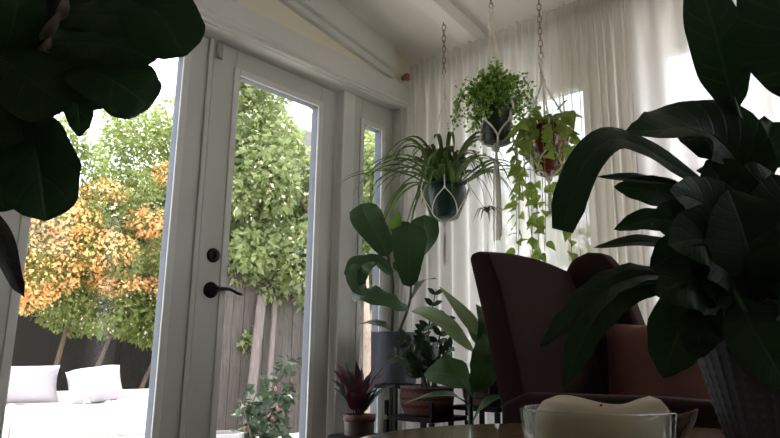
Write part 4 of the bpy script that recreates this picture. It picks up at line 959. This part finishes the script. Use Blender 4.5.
# ribbed curled leaf, right edge
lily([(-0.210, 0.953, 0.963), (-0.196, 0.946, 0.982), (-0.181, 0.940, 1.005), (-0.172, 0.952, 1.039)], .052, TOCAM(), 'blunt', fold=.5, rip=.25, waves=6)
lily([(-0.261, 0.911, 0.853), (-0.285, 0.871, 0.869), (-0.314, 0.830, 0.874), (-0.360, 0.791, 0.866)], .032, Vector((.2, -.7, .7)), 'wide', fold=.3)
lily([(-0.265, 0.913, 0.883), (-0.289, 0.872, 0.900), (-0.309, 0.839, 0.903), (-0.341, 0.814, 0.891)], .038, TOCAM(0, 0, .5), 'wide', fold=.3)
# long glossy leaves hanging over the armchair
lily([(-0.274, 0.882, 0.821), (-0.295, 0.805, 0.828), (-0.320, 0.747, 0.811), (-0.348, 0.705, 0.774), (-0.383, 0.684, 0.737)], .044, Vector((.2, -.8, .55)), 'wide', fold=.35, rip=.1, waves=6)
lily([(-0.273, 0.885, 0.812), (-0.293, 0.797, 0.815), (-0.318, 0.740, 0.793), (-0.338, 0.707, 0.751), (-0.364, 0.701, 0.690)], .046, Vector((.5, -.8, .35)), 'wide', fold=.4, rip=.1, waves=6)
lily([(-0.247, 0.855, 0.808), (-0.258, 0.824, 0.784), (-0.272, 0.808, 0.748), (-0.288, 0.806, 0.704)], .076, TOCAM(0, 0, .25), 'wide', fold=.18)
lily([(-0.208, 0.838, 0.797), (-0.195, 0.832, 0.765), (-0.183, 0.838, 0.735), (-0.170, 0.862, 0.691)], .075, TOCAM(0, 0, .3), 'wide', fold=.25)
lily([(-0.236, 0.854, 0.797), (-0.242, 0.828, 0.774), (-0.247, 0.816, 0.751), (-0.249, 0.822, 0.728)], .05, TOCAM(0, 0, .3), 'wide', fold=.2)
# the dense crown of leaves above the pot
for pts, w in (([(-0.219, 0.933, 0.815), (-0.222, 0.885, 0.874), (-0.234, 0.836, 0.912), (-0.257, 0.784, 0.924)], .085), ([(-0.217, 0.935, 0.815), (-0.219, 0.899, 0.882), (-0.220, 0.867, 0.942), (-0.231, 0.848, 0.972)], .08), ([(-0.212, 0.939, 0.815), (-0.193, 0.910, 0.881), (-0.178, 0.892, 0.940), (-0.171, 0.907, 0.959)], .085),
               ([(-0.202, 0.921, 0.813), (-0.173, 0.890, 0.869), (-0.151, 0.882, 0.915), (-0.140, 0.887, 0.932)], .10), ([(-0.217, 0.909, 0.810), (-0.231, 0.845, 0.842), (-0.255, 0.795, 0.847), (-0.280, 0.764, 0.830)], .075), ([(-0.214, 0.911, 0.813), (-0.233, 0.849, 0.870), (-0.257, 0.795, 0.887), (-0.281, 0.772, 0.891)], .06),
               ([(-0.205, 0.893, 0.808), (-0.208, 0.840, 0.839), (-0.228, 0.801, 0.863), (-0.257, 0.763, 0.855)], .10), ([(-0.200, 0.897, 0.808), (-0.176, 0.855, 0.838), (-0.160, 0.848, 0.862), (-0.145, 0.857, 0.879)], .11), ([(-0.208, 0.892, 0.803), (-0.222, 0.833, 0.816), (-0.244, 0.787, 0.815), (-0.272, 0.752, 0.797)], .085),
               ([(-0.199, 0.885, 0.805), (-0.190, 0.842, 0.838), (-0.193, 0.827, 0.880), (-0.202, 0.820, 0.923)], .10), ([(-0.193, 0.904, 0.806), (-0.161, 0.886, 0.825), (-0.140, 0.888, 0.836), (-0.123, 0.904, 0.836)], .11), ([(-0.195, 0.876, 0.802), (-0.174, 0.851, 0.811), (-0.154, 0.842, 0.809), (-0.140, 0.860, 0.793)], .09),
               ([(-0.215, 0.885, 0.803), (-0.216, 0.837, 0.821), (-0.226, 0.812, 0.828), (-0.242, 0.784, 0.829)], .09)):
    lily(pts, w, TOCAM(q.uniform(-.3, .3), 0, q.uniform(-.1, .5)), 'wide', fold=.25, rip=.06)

# =================================================================== FOREGROUND FIG (left)
t = thing('foreground_fiddle_leaf_fig', 'large dark fiddle-leaf fig filling the upper left foreground', 'plant', (-1.12, .22, 0))
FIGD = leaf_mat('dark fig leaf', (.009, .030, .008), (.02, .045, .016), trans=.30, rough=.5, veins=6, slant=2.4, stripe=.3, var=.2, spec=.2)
pb = Vector((-1.085, .215, 0))
POT_ = MB().lathe([(.0005, 0), (.125, 0), (.135, .01), (.165, .30), (.160, .395), (.155, .40), (.145, .40), (.14, .34), (.0005, .335)], pb, 44).build('basket', principled('navy knitted basket', (.015, .017, .035), .9, var=.4, scale=70, bump=.8, bscale=90), t, smooth=True)
MB().lathe([(.0005, .345), (.142, .342)], pb, 24).build('soil', SOIL, POT_)
TRK = principled('dark fig bark', (.030, .022, .017), .9, var=.4, scale=30, stretch=(3, 3, 1), bump=.7, bscale=60)
stem(t, [tuple(pb + Vector((0, 0, .34))), (-1.105, .26, .80), (-1.098, 0.305, 0.999), (-1.042, 0.304, 1.079), (-0.996, 0.309, 1.159), (-0.955, 0.310, 1.231), (-0.932, 0.309, 1.307)], .014, .011, TRK, 'trunk', 30)
mb = MB()  # dry sheaths along the trunk
for (a, b, c) in (((-0.968, 0.303, 1.171), (-0.932, 0.305, 1.182), (-0.931, 0.312, 1.209)), ((-0.979, 0.302, 1.140), (-0.945, 0.303, 1.148), (-0.944, 0.310, 1.173)), ((-0.977, 0.291, 1.185), (-0.958, 0.290, 1.198), (-0.957, 0.298, 1.220)), ((-0.945, 0.315, 1.200), (-0.926, 0.315, 1.212), (-0.931, 0.317, 1.238)), ((-0.999, 0.304, 1.118), (-0.968, 0.303, 1.124), (-0.969, 0.309, 1.146))):
    mb.leaf([a, b, c], .016, 'lance', fold=.5, nv=8, nu=2)
mb.build('dry_sheaths', principled('dry sheath', (.20, .17, .14), .85, var=.3, scale=40), t, smooth=True)
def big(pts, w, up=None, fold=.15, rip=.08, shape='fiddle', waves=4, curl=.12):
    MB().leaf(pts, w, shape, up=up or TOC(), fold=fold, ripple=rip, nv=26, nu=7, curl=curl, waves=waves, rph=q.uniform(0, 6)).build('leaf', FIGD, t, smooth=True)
TOC = lambda x=0, y=0, z=0: Vector((.93 + x, -.30 + y, -.1 + z))
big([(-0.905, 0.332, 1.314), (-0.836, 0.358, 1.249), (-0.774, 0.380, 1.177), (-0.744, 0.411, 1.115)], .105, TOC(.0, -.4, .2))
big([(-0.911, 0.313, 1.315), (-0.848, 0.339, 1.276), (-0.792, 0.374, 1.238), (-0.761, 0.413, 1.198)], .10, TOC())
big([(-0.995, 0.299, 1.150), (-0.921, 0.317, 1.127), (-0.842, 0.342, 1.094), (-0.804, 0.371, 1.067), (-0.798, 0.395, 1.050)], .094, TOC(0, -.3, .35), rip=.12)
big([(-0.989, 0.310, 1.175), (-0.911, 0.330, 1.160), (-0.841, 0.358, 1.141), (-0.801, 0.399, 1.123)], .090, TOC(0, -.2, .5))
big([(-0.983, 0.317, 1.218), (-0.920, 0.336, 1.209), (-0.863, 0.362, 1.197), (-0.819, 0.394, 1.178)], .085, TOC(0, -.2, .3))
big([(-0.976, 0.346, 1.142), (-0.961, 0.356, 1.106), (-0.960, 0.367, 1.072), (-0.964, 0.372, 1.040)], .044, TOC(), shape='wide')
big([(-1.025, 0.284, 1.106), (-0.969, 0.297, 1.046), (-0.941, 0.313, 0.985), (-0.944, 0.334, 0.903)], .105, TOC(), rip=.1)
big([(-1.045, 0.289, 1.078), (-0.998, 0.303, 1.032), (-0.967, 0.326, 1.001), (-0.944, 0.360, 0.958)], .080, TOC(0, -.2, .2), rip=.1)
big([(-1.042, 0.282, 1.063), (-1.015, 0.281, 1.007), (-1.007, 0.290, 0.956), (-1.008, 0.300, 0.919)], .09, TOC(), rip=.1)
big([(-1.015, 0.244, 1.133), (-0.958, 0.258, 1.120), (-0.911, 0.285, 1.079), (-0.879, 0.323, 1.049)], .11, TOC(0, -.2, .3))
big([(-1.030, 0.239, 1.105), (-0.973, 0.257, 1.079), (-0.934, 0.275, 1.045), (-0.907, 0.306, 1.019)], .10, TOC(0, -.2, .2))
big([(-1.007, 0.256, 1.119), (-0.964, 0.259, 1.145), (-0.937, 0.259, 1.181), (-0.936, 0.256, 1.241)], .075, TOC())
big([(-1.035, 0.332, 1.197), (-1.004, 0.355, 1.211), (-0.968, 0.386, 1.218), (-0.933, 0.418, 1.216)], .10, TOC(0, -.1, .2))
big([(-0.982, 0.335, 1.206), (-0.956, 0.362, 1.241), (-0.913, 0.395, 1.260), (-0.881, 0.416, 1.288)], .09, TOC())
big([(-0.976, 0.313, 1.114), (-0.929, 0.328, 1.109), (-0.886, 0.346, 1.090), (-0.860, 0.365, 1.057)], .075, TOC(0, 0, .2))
# withered leaf hanging lower left
o = MB().leaf([(-1.080, 0.300, 0.929), (-1.048, 0.313, 0.891), (-1.034, 0.321, 0.858), (-1.030, 0.334, 0.827), (-1.035, 0.350, 0.804)], .030, 'blade', up=TOC(), fold=.9, ripple=.25, nv=20, nu=4, waves=4).build('withered_leaf', leaf_mat('withered leaf', (.035, .036, .035), (.07, .07, .065), trans=.05, rough=.5, veins=7), t, smooth=True)
MB().tube(spline([Vector((-1.097, 0.303, 0.985)), Vector((-1.091, 0.297, 0.955)), Vector((-1.081, 0.300, 0.928))], 8), .004, 6).build('stem', TRK, t, smooth=True)

# =================================================================== LIGHT AND CAMERA
wd = bpy.data.worlds.new('World'); S.world = wd; wd.use_nodes = True; nt = wd.node_tree; nt.nodes.clear(); N = nt.nodes.new; L = nt.links.new
out = N('ShaderNodeOutputWorld'); bg = N('ShaderNodeBackground'); L(bg.outputs[0], out.inputs[0])
sky = N('ShaderNodeTexSky'); sky.sky_type = 'NISHITA'; sky.sun_disc = False; sky.sun_elevation = math.radians(52); sky.sun_rotation = math.radians(120); sky.air_density = 1.0; sky.dust_density = 3.0
# thin bright haze over the blue
mx = N('ShaderNodeMix'); mx.data_type = 'RGBA'; mx.inputs['Factor'].default_value = .55; L(sky.outputs[0], mx.inputs['A']); mx.inputs['B'].default_value = (9, 9.4, 10, 1)
L(mx.outputs['Result'], bg.inputs[0]); bg.inputs[1].default_value = .30
sun = bpy.data.lights.new('Sun', 'SUN'); sun.energy = 5.0; sun.angle = .009; sun.color = (1, .94, .84)
so = bpy.data.objects.new('Sun', sun); COL.objects.link(so)
so.rotation_euler = Vector((.36, .04, -.93)).to_track_quat('-Z', 'Y').to_euler()

cam = bpy.data.cameras.new('Camera'); co = bpy.data.objects.new('Camera', cam); COL.objects.link(co)
cam.sensor_width = 36; cam.lens = 650 / 780 * 36; cam.clip_start = .02
r_ = Vector((.74347427, .66864245, .01277853)); u_ = Vector((.13316142, -.16673531, .97696846)); f_ = Vector((-.65537321, .72464931, .21300079))
M = Matrix((r_, u_, -f_)).transposed().to_4x4(); M.translation = EYE; co.matrix_world = M
S.camera = co
S.view_settings.view_transform = 'Standard'; S.view_settings.look = 'None'; S.view_settings.gamma = 1; S.view_settings.use_curve_mapping = False
S.view_settings.exposure = 1.13
S.cycles.max_bounces = 16; S.cycles.diffuse_bounces = 8; S.cycles.transparent_max_bounces = 16; S.cycles.transmission_bounces = 8
S.cycles.sample_clamp_indirect = 6; S.cycles.caustics_reflective = False; S.cycles.caustics_refractive = False
